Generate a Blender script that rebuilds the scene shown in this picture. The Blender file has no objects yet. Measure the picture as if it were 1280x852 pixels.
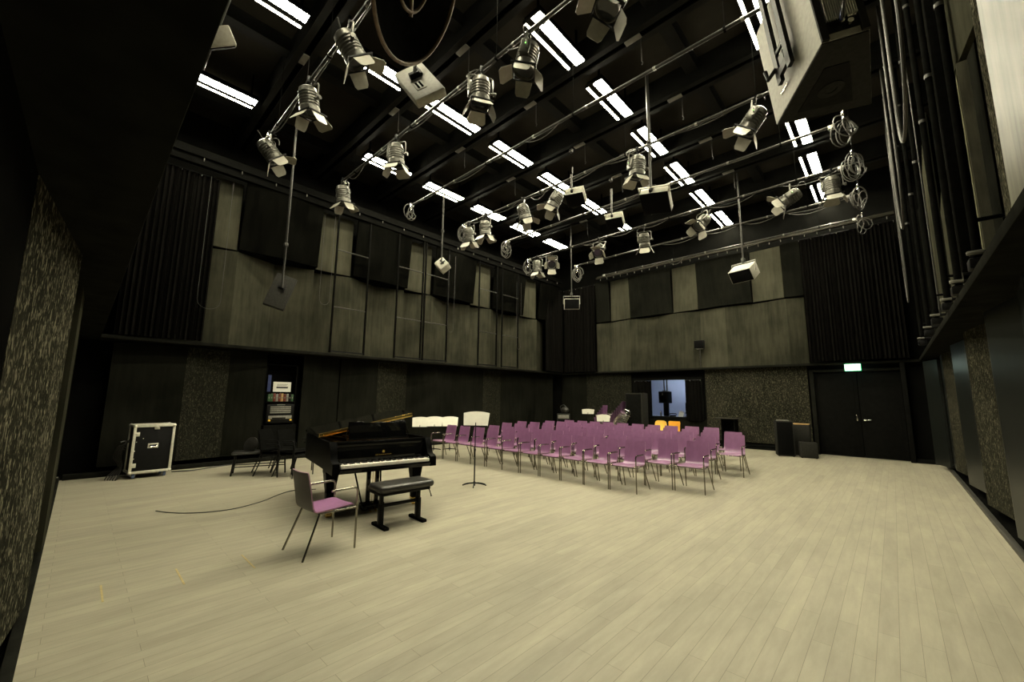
import bpy, bmesh, math, random
from mathutils import Vector, Matrix, Euler
rnd = random.Random(7)
SC = bpy.context.scene
COL = SC.collection
PI = math.pi
R = math.radians

# ------------------------------------------------------------------ materials
def new_mat(name):
    m = bpy.data.materials.new(name); m.use_nodes = True
    nt = m.node_tree; b = nt.nodes['Principled BSDF']
    return m, nt, b

def mat(name, col, rough=.5, metal=0., var=.0, scale=6., stretch=(1, 1, 1), bump=0., spec=.5, coat=0.):
    m, nt, b = new_mat(name)
    b.inputs['Roughness'].default_value = rough
    b.inputs['Metallic'].default_value = metal
    b.inputs['Specular IOR Level'].default_value = spec
    b.inputs['Coat Weight'].default_value = coat
    b.inputs['Base Color'].default_value = (*col, 1)
    tc = nt.nodes.new('ShaderNodeTexCoord'); mp = nt.nodes.new('ShaderNodeMapping')
    mp.inputs['Scale'].default_value = stretch
    nt.links.new(tc.outputs['Object'], mp.inputs['Vector'])
    nz = nt.nodes.new('ShaderNodeTexNoise'); nz.inputs['Scale'].default_value = scale; nz.inputs['Detail'].default_value = 6
    nt.links.new(mp.outputs['Vector'], nz.inputs['Vector'])
    if var:
        cr = nt.nodes.new('ShaderNodeValToRGB')
        cr.color_ramp.elements[0].position = .3; cr.color_ramp.elements[1].position = .7
        cr.color_ramp.elements[0].color = (*[max(0, c * (1 - var)) for c in col], 1)
        cr.color_ramp.elements[1].color = (*[min(1, c * (1 + var)) for c in col], 1)
        nt.links.new(nz.outputs['Fac'], cr.inputs['Fac']); nt.links.new(cr.outputs['Color'], b.inputs['Base Color'])
    if bump:
        bp = nt.nodes.new('ShaderNodeBump'); bp.inputs['Strength'].default_value = bump; bp.inputs['Distance'].default_value = .02
        nt.links.new(nz.outputs['Fac'], bp.inputs['Height']); nt.links.new(bp.outputs['Normal'], b.inputs['Normal'])
    return m

def emit(name, col, strength):
    m, nt, b = new_mat(name)
    b.inputs['Base Color'].default_value = (.8, .8, .8, 1)
    b.inputs['Emission Color'].default_value = (*col, 1)
    b.inputs['Emission Strength'].default_value = strength
    return m

def floor_mat():
    m, nt, b = new_mat('grey_oak_planks')
    N = nt.nodes.new; L = nt.links.new
    tc = N('ShaderNodeTexCoord'); mp = N('ShaderNodeMapping'); mp.inputs['Rotation'].default_value = (0, 0, R(90))
    L(tc.outputs['Object'], mp.inputs['Vector'])
    s2 = N('ShaderNodeMapping'); s2.inputs['Scale'].default_value = (.8, 3.2, 1); L(mp.outputs['Vector'], s2.inputs['Vector'])
    br = N('ShaderNodeTexBrick'); br.offset = .37; br.offset_frequency = 2; br.squash = 1
    br.inputs['Scale'].default_value = 1; br.inputs['Brick Width'].default_value = 1.15; br.inputs['Row Height'].default_value = .105
    br.inputs['Mortar Size'].default_value = .0012; br.inputs['Mortar Smooth'].default_value = .1; br.inputs['Bias'].default_value = .0
    br.inputs['Color1'].default_value = (0, 0, 0, 1); br.inputs['Color2'].default_value = (1, 1, 1, 1); br.inputs['Mortar'].default_value = (.5, .5, .5, 1)
    L(mp.outputs['Vector'], br.inputs['Vector'])
    cr = N('ShaderNodeValToRGB'); e = cr.color_ramp.elements
    e[0].position = 0; e[0].color = (.272, .252, .188, 1); e[1].position = 1; e[1].color = (.318, .295, .222, 1)
    x = cr.color_ramp.elements.new(.05); x.color = (.288, .266, .202, 1)
    L(br.outputs['Color'], cr.inputs['Fac'])
    st = N('ShaderNodeMapping'); st.inputs['Scale'].default_value = (1.2, 9, 1); L(mp.outputs['Vector'], st.inputs['Vector'])
    nz = N('ShaderNodeTexNoise'); nz.inputs['Scale'].default_value = 2.2; nz.inputs['Detail'].default_value = 7; L(st.outputs['Vector'], nz.inputs['Vector'])
    n2 = N('ShaderNodeTexNoise'); n2.inputs['Scale'].default_value = 1.1; n2.inputs['Detail'].default_value = 7; n2.inputs['Roughness'].default_value = .7; L(s2.outputs['Vector'], n2.inputs['Vector'])
    def mul(a, fac, lo, hi, p0=.3, p1=.7):
        r = N('ShaderNodeMapRange'); r.inputs['From Min'].default_value = p0; r.inputs['From Max'].default_value = p1
        r.inputs['To Min'].default_value = lo; r.inputs['To Max'].default_value = hi; L(fac, r.inputs['Value'])
        mx = N('ShaderNodeMix'); mx.data_type = 'RGBA'; mx.blend_type = 'MULTIPLY'; mx.inputs['Factor'].default_value = 1
        L(a, mx.inputs['A']); L(r.outputs['Result'], mx.inputs['B']); return mx.outputs['Result']
    c = mul(cr.outputs['Color'], nz.outputs['Fac'], .93, 1.06)
    c = mul(c, n2.outputs['Fac'], .80, 1.16)
    c = mul(c, br.outputs['Fac'], 1, .48, 0, 1)
    L(c, b.inputs['Base Color'])
    rr = N('ShaderNodeMapRange'); rr.inputs['To Min'].default_value = .42; rr.inputs['To Max'].default_value = .62; L(n2.outputs['Fac'], rr.inputs['Value'])
    L(rr.outputs['Result'], b.inputs['Roughness'])
    b.inputs['Specular IOR Level'].default_value = .35
    bp = N('ShaderNodeBump'); bp.inputs['Strength'].default_value = .12; bp.inputs['Distance'].default_value = .004
    L(nz.outputs['Fac'], bp.inputs['Height']); L(bp.outputs['Normal'], b.inputs['Normal'])
    return m

def panel_mat(name, lo, hi, rough=.6, fleck=None, fs=44):
    """stained board: vertical streaks with mottled wear; optional coarse light flecks (wood wool)"""
    m, nt, b = new_mat(name); N = nt.nodes.new; L = nt.links.new
    tc = N('ShaderNodeTexCoord'); mp = N('ShaderNodeMapping'); mp.inputs['Scale'].default_value = (5, 5, .5)
    L(tc.outputs['Object'], mp.inputs['Vector'])
    n1 = N('ShaderNodeTexNoise'); n1.inputs['Scale'].default_value = 2.2; n1.inputs['Detail'].default_value = 8; n1.inputs['Roughness'].default_value = .65; L(mp.outputs['Vector'], n1.inputs['Vector'])
    n2 = N('ShaderNodeTexNoise'); n2.inputs['Scale'].default_value = 1.3; n2.inputs['Detail'].default_value = 5; L(tc.outputs['Object'], n2.inputs['Vector'])
    ad = N('ShaderNodeMath'); ad.operation = 'ADD'; L(n1.outputs['Fac'], ad.inputs[0]); L(n2.outputs['Fac'], ad.inputs[1])
    cr = N('ShaderNodeValToRGB'); e = cr.color_ramp.elements
    e[0].position = .38; e[0].color = (*lo, 1); e[1].position = .62; e[1].color = (*hi, 1)
    hf = N('ShaderNodeMath'); hf.operation = 'MULTIPLY'; hf.inputs[1].default_value = .5; L(ad.outputs[0], hf.inputs[0])
    L(hf.outputs[0], cr.inputs['Fac'])
    out = cr.outputs['Color']; b.inputs['Roughness'].default_value = rough
    b.inputs['Specular IOR Level'].default_value = .2 if rough < .5 else .0
    if fleck:
        m3 = N('ShaderNodeMapping'); m3.inputs['Scale'].default_value = (1, 1, .45); m3.inputs['Rotation'].default_value = (.4, .5, .3); L(tc.outputs['Object'], m3.inputs['Vector'])
        n3 = N('ShaderNodeTexNoise'); n3.inputs['Scale'].default_value = fs; n3.inputs['Detail'].default_value = 3; n3.inputs['Distortion'].default_value = 1.2; L(m3.outputs['Vector'], n3.inputs['Vector'])
        mr = N('ShaderNodeMapRange'); mr.inputs['From Min'].default_value = .52; mr.inputs['From Max'].default_value = .68; L(n3.outputs['Fac'], mr.inputs['Value'])
        mx = N('ShaderNodeMix'); mx.data_type = 'RGBA'; L(mr.outputs['Result'], mx.inputs['Factor']); L(out, mx.inputs['A']); mx.inputs['B'].default_value = (*fleck, 1)
        out = mx.outputs['Result']
        bp = N('ShaderNodeBump'); bp.inputs['Strength'].default_value = .7; bp.inputs['Distance'].default_value = .02; L(n3.outputs['Fac'], bp.inputs['Height']); L(bp.outputs['Normal'], b.inputs['Normal'])
    L(out, b.inputs['Base Color'])
    return m

M = {}
M['floor'] = floor_mat()
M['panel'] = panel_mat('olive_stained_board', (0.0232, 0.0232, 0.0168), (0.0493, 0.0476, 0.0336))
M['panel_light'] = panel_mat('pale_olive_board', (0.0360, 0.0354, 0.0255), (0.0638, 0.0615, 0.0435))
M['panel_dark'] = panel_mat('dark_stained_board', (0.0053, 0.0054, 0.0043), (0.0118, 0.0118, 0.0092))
M['panel_shaded'] = panel_mat('shade_darkened_board', (.0016, .0016, .0013), (.0045, .0045, .0036))  # wide left-wall boards, with their shade put into the colour
M['panel_lit'] = panel_mat('lamplit_pale_board', (.048, .046, .034), (.150, .144, .106), .42)  # paleness carries the light of the lamps close by
M['panel_pale_lit'] = panel_mat('lamplit_grained_board', (.10, .097, .066), (.20, .19, .128))  # lighter copy of the pale board; nearby lamp light is in the colour
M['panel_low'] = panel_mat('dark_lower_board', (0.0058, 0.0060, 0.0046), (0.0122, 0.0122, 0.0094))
M['panel_gloss'] = panel_mat('dark_satin_board', (0.0061, 0.0074, 0.0065), (0.0113, 0.0126, 0.0109), .34)
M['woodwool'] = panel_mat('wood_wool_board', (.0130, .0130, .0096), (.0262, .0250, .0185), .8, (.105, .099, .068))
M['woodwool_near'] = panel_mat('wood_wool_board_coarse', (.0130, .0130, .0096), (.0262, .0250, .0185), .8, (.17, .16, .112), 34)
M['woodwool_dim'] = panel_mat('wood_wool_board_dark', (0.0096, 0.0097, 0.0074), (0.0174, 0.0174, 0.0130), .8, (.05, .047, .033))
M['black_wall'] = mat('black_painted_wall', (.005, .005, .0045), .9, var=.3, scale=3, spec=0)
M['ceiling'] = mat('black_painted_ceiling', (.024, .022, .018), .8, var=.25, scale=1.2, spec=0)
M['beam'] = mat('black_steel_beam', (.006, .006, .005), .7, var=.3, scale=4, spec=.12)
M['ledge'] = mat('black_ledge', (.012, .012, .010), .7, var=.3, scale=5, spec=0)
M['rail'] = mat('dark_floor_rail', (.028, .026, .021), .5, var=.3, scale=7)
M['curtain'] = mat('black_stage_cloth', (.005, .0047, .0042), .95, var=.35, scale=9, stretch=(6, 6, .3), spec=.0)
M['black'] = mat('black_satin_metal', (.006, .006, .006), .45, var=.2, scale=14, spec=.12)
M['black_matte'] = mat('black_matte_paint', (.0065, .0065, .006), .8, var=.25, scale=12, spec=.0)
M['piano'] = mat('black_piano_lacquer', (.0025, .0025, .0025), .07, var=.1, scale=3, spec=.30)
M['piano_side'] = mat('black_piano_satin', (.0025, .0025, .0025), .35, var=.1, scale=3, spec=.02)
M['brass'] = mat('polished_brass', (.80, .56, .19), .25, 1, var=.15, scale=12)
M['gold_plate'] = mat('bronzed_iron_plate', (.42, .24, .07), .35, .8, var=.2, scale=9)
M['spruce'] = mat('spruce_soundboard', (.46, .23, .08), .4, var=.25, scale=5, stretch=(14, 1, 1))
M['ivory'] = mat('white_key_plastic', (.86, .83, .74), .25, var=.04, scale=30)
M['ebony'] = mat('black_key_plastic', (.01, .01, .01), .3, var=.1, scale=30)
M['chrome'] = mat('chromed_steel', (.62, .60, .54), .22, 1, var=.1, scale=20)
M['tube'] = mat('dark_chromed_tube', (.26, .243, .208), .24, 1, var=.15, scale=16)
M['purple'] = mat('purple_lacquered_ply', (.24, .105, .222), .33, var=.10, scale=5, stretch=(3, 3, 1), spec=.8)
M['purple_back'] = mat('dark_ply_back', (.038, .030, .033), .5, var=.2, scale=6)
M['ply_edge'] = mat('ply_edge_pinkish', (.30, .17, .24), .5, var=.15, scale=40)
M['leather'] = mat('black_leather', (.022, .021, .019), .32, var=.25, scale=60, bump=.15)
M['cream'] = mat('cream_enamel', (.54, .525, .445), .45, var=.05, scale=8)
M['grey_cab'] = mat('grey_speaker_paint', (.36, .348, .29), .6, var=.12, scale=30, bump=.06)
M['dark_cab'] = mat('dark_speaker_paint', (.022, .0215, .0185), .75, var=.2, scale=30, bump=.08, spec=.1)
M['grille'] = mat('black_speaker_grille', (.004, .004, .004), .85, var=.3, scale=80, bump=.3, spec=.04)
M['lamp_body'] = mat('grey_lantern_body', (.095, .092, .078), .34, .5, var=.2, scale=18)
M['barn'] = mat('pale_barn_door_metal', (.27, .258, .21), .5, .1, var=.12, scale=14)
M['lens'] = mat('dark_lens_glass', (.02, .022, .024), .05, var=.1, scale=8)
M['cable'] = mat('grey_rubber_cable', (.055, .052, .044), .5, var=.2, scale=30)
M['cable_black'] = mat('black_rubber_cable', (.018, .017, .015), .45, var=.2, scale=30)
M['pipe'] = mat('dark_steel_pipe', (.032, .031, .027), .40, .5, var=.2, scale=18)
M['alu'] = mat('aluminium_edging', (.68, .66, .57), .42, .45, var=.12, scale=18)
M['case_black'] = mat('black_case_laminate', (.007, .007, .007), .6, var=.2, scale=25, spec=.12)
M['blue_wheel'] = mat('blue_caster_tyre', (.10, .14, .26), .5, var=.1, scale=20)
M['yellow'] = mat('yellow_shell_plastic', (.85, .55, .10), .4, var=.06, scale=8)
M['orange'] = mat('orange_shell_plastic', (.75, .36, .035), .4, var=.06, scale=8)
M['paper'] = mat('white_paper', (.72, .71, .66), .8, var=.04, scale=20)
M['ink'] = mat('dark_print', (.04, .04, .045), .8, var=.1, scale=20)
M['blue'] = mat('blue_label_plastic', (0.0160, 0.0280, 0.1120), .5, var=.2, scale=20)  # blue, red and green are darkened to carry the niche's deep shade
M['red'] = mat('red_binder_card', (0.1280, 0.0180, 0.0080), .6, var=.15, scale=20)
M['green'] = mat('green_binder_card', (0.0200, 0.0640, 0.0200), .6, var=.15, scale=20)
M['wood'] = mat('bare_wood_edge', (.45, .28, .11), .5, var=.2, scale=12)
M['rack_silver'] = mat('silver_rack_face', (.26, .255, .23), .4, .6, var=.2, scale=30)
M['yellow_strip'] = mat('yellowed_inlay_strip', (.42, .32, .13), .5, var=.2, scale=30)
M['pole_black'] = mat('black_painted_pole', (.005, .005, .0045), .9, var=.3, scale=14, spec=0)
M['cable_loop'] = mat('dark_heavy_cable', (.04, .038, .032), .55, var=.2, scale=20)
M['grey_plate'] = mat('dull_grey_plate', (.16, .155, .13), .6, var=.15, scale=20)
M['rail_dim'] = mat('dull_bronze_track', (.022, .020, .015), .6, var=.3, scale=7, spec=.1)
M['recess_paint'] = mat('dark_recess_paint', (.014, .0135, .012), .8, var=.2, scale=20, spec=.05)
M['amber'] = mat('amber_dot', (.9, .55, .05), .4, var=.05, scale=30)
M['blue_wall'] = mat('pale_blue_wall', (.42, .47, .60), .85, var=.05, scale=2)
M['desk'] = mat('grey_desk_laminate', (.25, .29, .38), .4, var=.1, scale=6)
M['screen'] = mat('black_screen', (.008, .009, .012), .15, var=.1, scale=6)
M['lamp_grey'] = mat('black_light_housing', (.0025, .0025, .0022), .9, var=.2, scale=12, spec=0)
M['rim_brown'] = mat('brown_rim_metal', (.13, .085, .05), .5, .3, var=.3, scale=30)  # plain brown for the dish rim, inner ring and arm
M['panel_lit'].node_tree.nodes['Principled BSDF'].inputs['Specular IOR Level'].default_value = .09
LAMP = 111.
M['tube_on'] = emit('lit_fluorescent_diffuser', (1, .93, .675), LAMP)
M['tube_side'] = emit('lit_fluorescent_side_slot', (1, .93, .675), LAMP * .5)
M['exit_white'] = emit('exit_sign_white', (.80, 1, .93), 5.5)
M['exit_green'] = emit('exit_sign_green', (.02, .75, .22), 2.2)
M['studio_lamp'] = emit('cool_ceiling_lamp', (.82, .9, 1), 34.)
M['led_green'] = emit('green_indicator_led', (.15, 1, .05), 2.)
def glass_mat():
    m, nt, b = new_mat('clear_window_glass')
    b.inputs['Base Color'].default_value = (1, 1, 1, 1); b.inputs['Roughness'].default_value = .0
    b.inputs['Transmission Weight'].default_value = 1; b.inputs['IOR'].default_value = 1.0
    return m
M['glass'] = glass_mat()

# ------------------------------------------------------------------ geometry collector
class MB:
    def __init__(s): s.v = []; s.f = []; s.m = []
    def add(s, vs, fs, m=0, T=None):
        o = len(s.v)
        for v in vs:
            v = Vector(v); s.v.append(T @ v if T is not None else v)
        for f in fs: s.f.append([i + o for i in f]); s.m.append(m)
        return s
    def frm(s, bm, m=0, T=None):
        bm.verts.index_update()
        s.add([v.co.copy() for v in bm.verts], [[v.index for v in f.verts] for f in bm.faces], m, T); bm.free(); return s
    def box(s, c, d, m=0, rot=None, bev=0., seg=2, T=None):
        bm = bmesh.new(); bmesh.ops.create_cube(bm, size=1)
        for v in bm.verts: v.co = Vector((v.co.x * d[0], v.co.y * d[1], v.co.z * d[2]))
        if bev: bmesh.ops.bevel(bm, geom=bm.edges[:], offset=min(bev, min(d) * .49), segments=seg, affect='EDGES', profile=.5)
        X = Matrix.Translation(Vector(c))
        if rot is not None: X = X @ (Euler(rot).to_matrix().to_4x4() if not isinstance(rot, Matrix) else rot.to_4x4())
        if T is not None: X = T @ X
        return s.frm(bm, m, X)
    def span(s, a, b, m=0, bev=0., T=None):
        return s.box([(a[i] + b[i]) / 2 for i in range(3)], [abs(b[i] - a[i]) for i in range(3)], m, None, bev, 2, T)
    def tube(s, pts, r, seg=8, m=0, closed=False, T=None, caps=True):
        pts = [Vector(p) for p in pts]; n = len(pts)
        rs = r if isinstance(r, (list, tuple)) else [r] * n
        tg = []
        for i in range(n):
            a = pts[(i - 1) % n] if (i or closed) else pts[0]; b = pts[(i + 1) % n] if (i < n - 1 or closed) else pts[-1]
            tg.append((b - a).normalized() if (b - a).length > 1e-9 else Vector((0, 0, 1)))
        up = Vector((0, 0, 1)) if abs(tg[0].z) < .9 else Vector((1, 0, 0))
        nv = tg[0].cross(up).normalized(); vs = []
        for i in range(n):
            nv = (nv - tg[i] * nv.dot(tg[i]))
            nv = nv.normalized() if nv.length > 1e-6 else tg[i].orthogonal().normalized()
            bn = tg[i].cross(nv)
            for k in range(seg):
                a = 2 * PI * k / seg; vs.append(pts[i] + (nv * math.cos(a) + bn * math.sin(a)) * rs[i])
        fs = []
        for i in range(n if closed else n - 1):
            j = (i + 1) % n
            for k in range(seg):
                l = (k + 1) % seg; fs.append([i * seg + k, i * seg + l, j * seg + l, j * seg + k])
        if caps and not closed: fs.append(list(range(seg))[::-1]); fs.append([(n - 1) * seg + k for k in range(seg)])
        return s.add(vs, fs, m, T)
    def cyl(s, a, b, r, r2=None, seg=14, m=0, T=None): return s.tube([a, b], [r, r if r2 is None else r2], seg, m, T=T)
    def prism(s, poly, z0, z1, m=0, T=None):
        n = len(poly)
        vs = [(p[0], p[1], z0) for p in poly] + [(p[0], p[1], z1) for p in poly]
        fs = [list(range(n))[::-1], list(range(n, 2 * n))] + [[i, (i + 1) % n, n + (i + 1) % n, n + i] for i in range(n)]
        return s.add(vs, fs, m, T)
    def lathe(s, prof, seg=20, m=0, T=None):
        vs = []; fs = []
        for r, z in prof:
            for k in range(seg): a = 2 * PI * k / seg; vs.append((r * math.cos(a), r * math.sin(a), z))
        for i in range(len(prof) - 1):
            for k in range(seg):
                l = (k + 1) % seg; fs.append([i * seg + k, i * seg + l, (i + 1) * seg + l, (i + 1) * seg + k])
        if prof[0][0] > 1e-5: fs.append(list(range(seg))[::-1])
        if prof[-1][0] > 1e-5: fs.append([(len(prof) - 1) * seg + k for k in range(seg)])
        return s.add(vs, fs, m, T)
    def ball(s, c, r, m=0, sc=(1, 1, 1), seg=14, T=None):
        bm = bmesh.new(); bmesh.ops.create_uvsphere(bm, u_segments=seg, v_segments=max(6, seg // 2), radius=r)
        X = Matrix.Translation(Vector(c)) @ Matrix.Diagonal((*sc, 1))
        return s.frm(bm, m, T @ X if T is not None else X)
    def build(s, name, mats, parent=None, smooth=35, loc=None):
        me = bpy.data.meshes.new(name)
        me.from_pydata([tuple(v) for v in s.v], [], s.f)
        if not isinstance(mats, (list, tuple)): mats = [mats]
        for q in mats: me.materials.append(M[q] if isinstance(q, str) else q)
        for p, i in zip(me.polygons, s.m): p.material_index = i
        bm = bmesh.new(); bm.from_mesh(me)
        bmesh.ops.remove_doubles(bm, verts=bm.verts[:], dist=1e-6)
        bmesh.ops.recalc_face_normals(bm, faces=bm.faces[:]); bm.to_mesh(me); bm.free()
        if smooth:
            for p in me.polygons: p.use_smooth = True
            me.set_sharp_from_angle(angle=R(smooth))
        o = bpy.data.objects.new(name, me); COL.objects.link(o)
        if parent is not None: o.parent = parent
        if loc is not None: o.location = loc
        return o

def tag(o, label=None, cat=None, group=None, kind=None):
    if label: o['label'] = label
    if cat: o['category'] = cat
    if group: o['group'] = group
    if kind: o['kind'] = kind
    return o
def thing(name, label, cat, loc=(0, 0, 0), rz=0., group=None):
    o = bpy.data.objects.new(name, None); COL.objects.link(o); o.empty_display_size = .1
    o.location = loc; o.rotation_euler = (0, 0, rz)
    return tag(o, label, cat, group)
def struct(name, mb, m, parent=None, smooth=35):
    o = mb.build(name, m, parent, smooth)
    o['kind'] = 'structure'
    return o
KIDS = {}
def copy_tree(src, loc, rz=0., label=None, group=None, rot=None):
    def rec(o, par):
        c = o.copy(); COL.objects.link(c)
        if par is not None: c.parent = par
        for ch in o.children: rec(ch, c)
        return c
    kids = list(src.children)
    r = src.copy(); COL.objects.link(r)
    for ch in kids: rec(ch, r)
    r.location = loc; r.rotation_euler = rot if rot is not None else (0, 0, rz)
    if label: r['label'] = label
    if group: r['group'] = group
    return r
def bez(p0, p1, p2, p3, n=12):
    p0, p1, p2, p3 = map(Vector, (p0, p1, p2, p3)); out = []
    for i in range(n + 1):
        t = i / n; u = 1 - t
        out.append(p0 * u ** 3 + p1 * 3 * u * u * t + p2 * 3 * u * t * t + p3 * t ** 3)
    return out
def smooth_path(pts, n=6):
    """Catmull-Rom through the points"""
    P = [Vector(p) for p in pts]; P = [P[0] * 2 - P[1]] + P + [P[-1] * 2 - P[-2]]; out = []
    for i in range(1, len(P) - 2):
        for k in range(n):
            t = k / n; a, b, c, d = P[i - 1:i + 3]
            out.append(.5 * ((2 * b) + (c - a) * t + (2 * a - 5 * b + 4 * c - d) * t * t + (3 * b - a - 3 * c + d) * t ** 3))
    out.append(P[-2]); return out
def each(name, mbs, m, parent, smooth=35):
    return [q.build(name, m, parent, smooth) for q in mbs]
ORD = ['first', 'second', 'third', 'fourth', 'fifth', 'sixth', 'seventh', 'eighth', 'ninth', 'tenth', 'eleventh', 'twelfth', 'thirteenth']

# ------------------------------------------------------------------ camera
cam = bpy.data.cameras.new('camera'); co = bpy.data.objects.new('camera', cam); COL.objects.link(co)
cam.sensor_width = 36; cam.lens = 502.7 / 1280 * 36; cam.clip_start = .03; cam.clip_end = 100
yaw, pit, rol = .754618, .138334, .010307
fw = Vector((-math.sin(yaw) * math.cos(pit), math.cos(yaw) * math.cos(pit), math.sin(pit)))
rt0 = Vector((math.cos(yaw), math.sin(yaw), 0)); up0 = rt0.cross(fw)
rt = rt0 * math.cos(rol) + up0 * math.sin(rol); up = up0 * math.cos(rol) - rt0 * math.sin(rol)
mw = Matrix((rt, up, -fw)).transposed().to_4x4(); mw.translation = (0, 0, 1.55)
co.matrix_world = mw
SC.camera = co
SC.view_settings.view_transform = 'Standard'; SC.view_settings.look = 'None'
SC.view_settings.exposure = 0; SC.view_settings.gamma = 1; SC.view_settings.use_curve_mapping = False
w = bpy.data.worlds.new('dark_world'); SC.world = w; w.use_nodes = True
w.node_tree.nodes['Background'].inputs['Color'].default_value = (0, 0, 0, 1)
w.node_tree.nodes['Background'].inputs['Strength'].default_value = 0
SC.cycles.use_denoising = True
SC.cycles.max_bounces = 8; SC.cycles.diffuse_bounces = 5; SC.cycles.glossy_bounces = 4

# ------------------------------------------------------------------ room shell
XL, XR, YF, YB, ZC = -10.85, .79, -.08, 14.87, 8.1
struct('floor', MB().span((-11.6, -.9, -.1), (1.5, 15.2, 0)), 'floor', smooth=0)
struct('ceiling', MB().span((-11.6, -.9, ZC), (1.5, 15.2, ZC + .15)), 'ceiling', smooth=0)
wl = struct('wall_left', MB().span((-11.6, -.9, 0), (-11.42, 15.2, ZC)), 'black_wall', smooth=0)
wr = struct('wall_right', MB().span((1.3, -.9, 0), (1.48, 15.2, ZC)), 'black_wall', smooth=0)
wf = struct('wall_front', MB().span((-11.42, -.9, 0), (1.3, -.72, ZC)), 'black_wall', smooth=0)
# back wall with an opening for the control room window and one for the double door
WX0, WX1, WZ0, WZ1 = -7.30, -4.86, .90, 2.24
DX0, DX1, DZ = -1.66, .20, 2.36
m = MB()
m.span((-11.42, YB, 0), (WX0, 15.05, ZC)).span((WX0, YB, 0), (WX1, 15.05, WZ0)).span((WX0, YB, WZ1), (WX1, 15.05, ZC))
m.span((WX1, YB, 0), (DX0, 15.05, ZC)).span((DX0, YB, DZ), (DX1, 15.05, ZC)).span((DX1, YB, 0), (1.3, 15.05, ZC))
wb = struct('wall_back', m, 'black_wall', smooth=0)

# ledges that run round the room at gallery height
def ledge(name, a, b): return struct(name, MB().span(a, b, bev=.008), 'ledge')
ledge('trim_1', (-11.42, .16, 2.57), (-10.64, 14.6, 2.64))
ledge('trim_2', (-11.42, 14.60, 2.55), (.58, 14.87, 2.62))
ledge('trim_3', (.58, -.7, 2.55), (1.3, 14.6, 2.64))
ledge('trim_4', (-11.42, -.72, 2.58), (.58, .16, 2.65))
# floor rails along the recessed wall feet
struct('baseboard_left', MB().span((-10.93, -.05, 0), (-10.85, 14.85, .09), bev=.006).span((-11.3, -.05, 0), (-11.0, 14.85, .05)), 'ledge')
struct('baseboard_right', MB().span((.79, -.05, 0), (.845, 14.7, .055), bev=.006), 'rail')
struct('baseboard_front', MB().span((-10.9, -.135, 0), (.8, -.08, .05), bev=.006), 'ledge')
struct('baseboard_back', MB().span((-10.85, 14.80, 0), (-1.78, 14.86, .16), bev=.006).span((-10.85, 14.74, 0), (-1.78, 14.80, .07), bev=.006), 'black_matte')

struct('recess_shade_sheet', MB().span((.845, -.1, 0), (1.3, 14.8, .006)).span((-11.4, -.7, 0), (.9, -.135, .006)).span((-11.42, -.1, 0), (-10.93, 14.85, .006)), 'black_wall', smooth=0)  # black sheets added over the floor to put shade into the recesses
# folded wall boards: a run of points in plan, each stretch one board with thickness
def boards(wall, pts, z0, z1, out, mats, th=.05):
    """pts: plan points (x, y); out: direction into the wall (thickness)"""
    for i in range(len(pts) - 1):
        a, b = Vector((*pts[i], 0)), Vector((*pts[i + 1], 0))
        if (b - a).length < .02: continue
        o = Vector((*out, 0)) * th
        poly = [(a.x, a.y), (b.x, b.y), (b.x + o.x, b.y + o.y), (a.x + o.x, a.y + o.y)]
        mm = mats[i % len(mats)] if isinstance(mats, list) else mats
        if mm is None: continue
        ob = MB().prism(poly, z0, z1).build('wall_panel', mm, wall, 0)
        ob['kind'] = 'structure'

# left wall
p = 2.69
low, lm, hi_, hm = [], [], [], []
y = 2.15 - p
upt = []
for k in range(6):
    y0 = 2.15 - p + k * p
    for dy, d in ((0, 0), (.87, .38), (1.72, .08), (1.75, .36)):
        low.append((-10.72 - d, y0 + dy))
    lm += ['panel', 'panel', 'panel', 'panel']
def clipped(pts, lo, hi, ax=1): return [q for q in pts if lo <= q[ax] <= hi]
sel = [(q, mm) for q, mm in zip(low, ['panel', 'panel', 'panel', 'panel_light'] * 6) if .2 <= q[1] <= 14.2]
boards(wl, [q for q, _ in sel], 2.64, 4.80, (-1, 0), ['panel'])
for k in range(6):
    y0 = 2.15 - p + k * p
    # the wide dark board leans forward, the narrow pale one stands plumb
    for (a, b, mm, lean) in ((y0, y0 + 1.74, 'panel_shaded', .16), (y0 + 1.76, y0 + p - .02, 'panel_light', .0)):
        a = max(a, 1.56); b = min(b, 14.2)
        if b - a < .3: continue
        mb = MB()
        xb = -10.64 if mm == 'panel_shaded' else -10.76
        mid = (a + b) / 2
        if mm == 'panel_shaded':
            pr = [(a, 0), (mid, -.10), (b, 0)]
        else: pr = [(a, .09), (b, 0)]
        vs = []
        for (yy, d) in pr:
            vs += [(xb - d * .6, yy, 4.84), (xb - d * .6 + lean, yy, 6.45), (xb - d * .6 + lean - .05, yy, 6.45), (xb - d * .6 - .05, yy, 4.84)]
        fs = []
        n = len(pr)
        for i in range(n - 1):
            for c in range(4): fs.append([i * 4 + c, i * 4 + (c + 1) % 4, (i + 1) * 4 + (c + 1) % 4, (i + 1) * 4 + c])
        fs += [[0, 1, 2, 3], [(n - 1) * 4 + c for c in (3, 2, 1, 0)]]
        mb.add(vs, fs); ob = mb.build('wall_panel', mm, wl, 0); ob['kind'] = 'structure'
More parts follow.
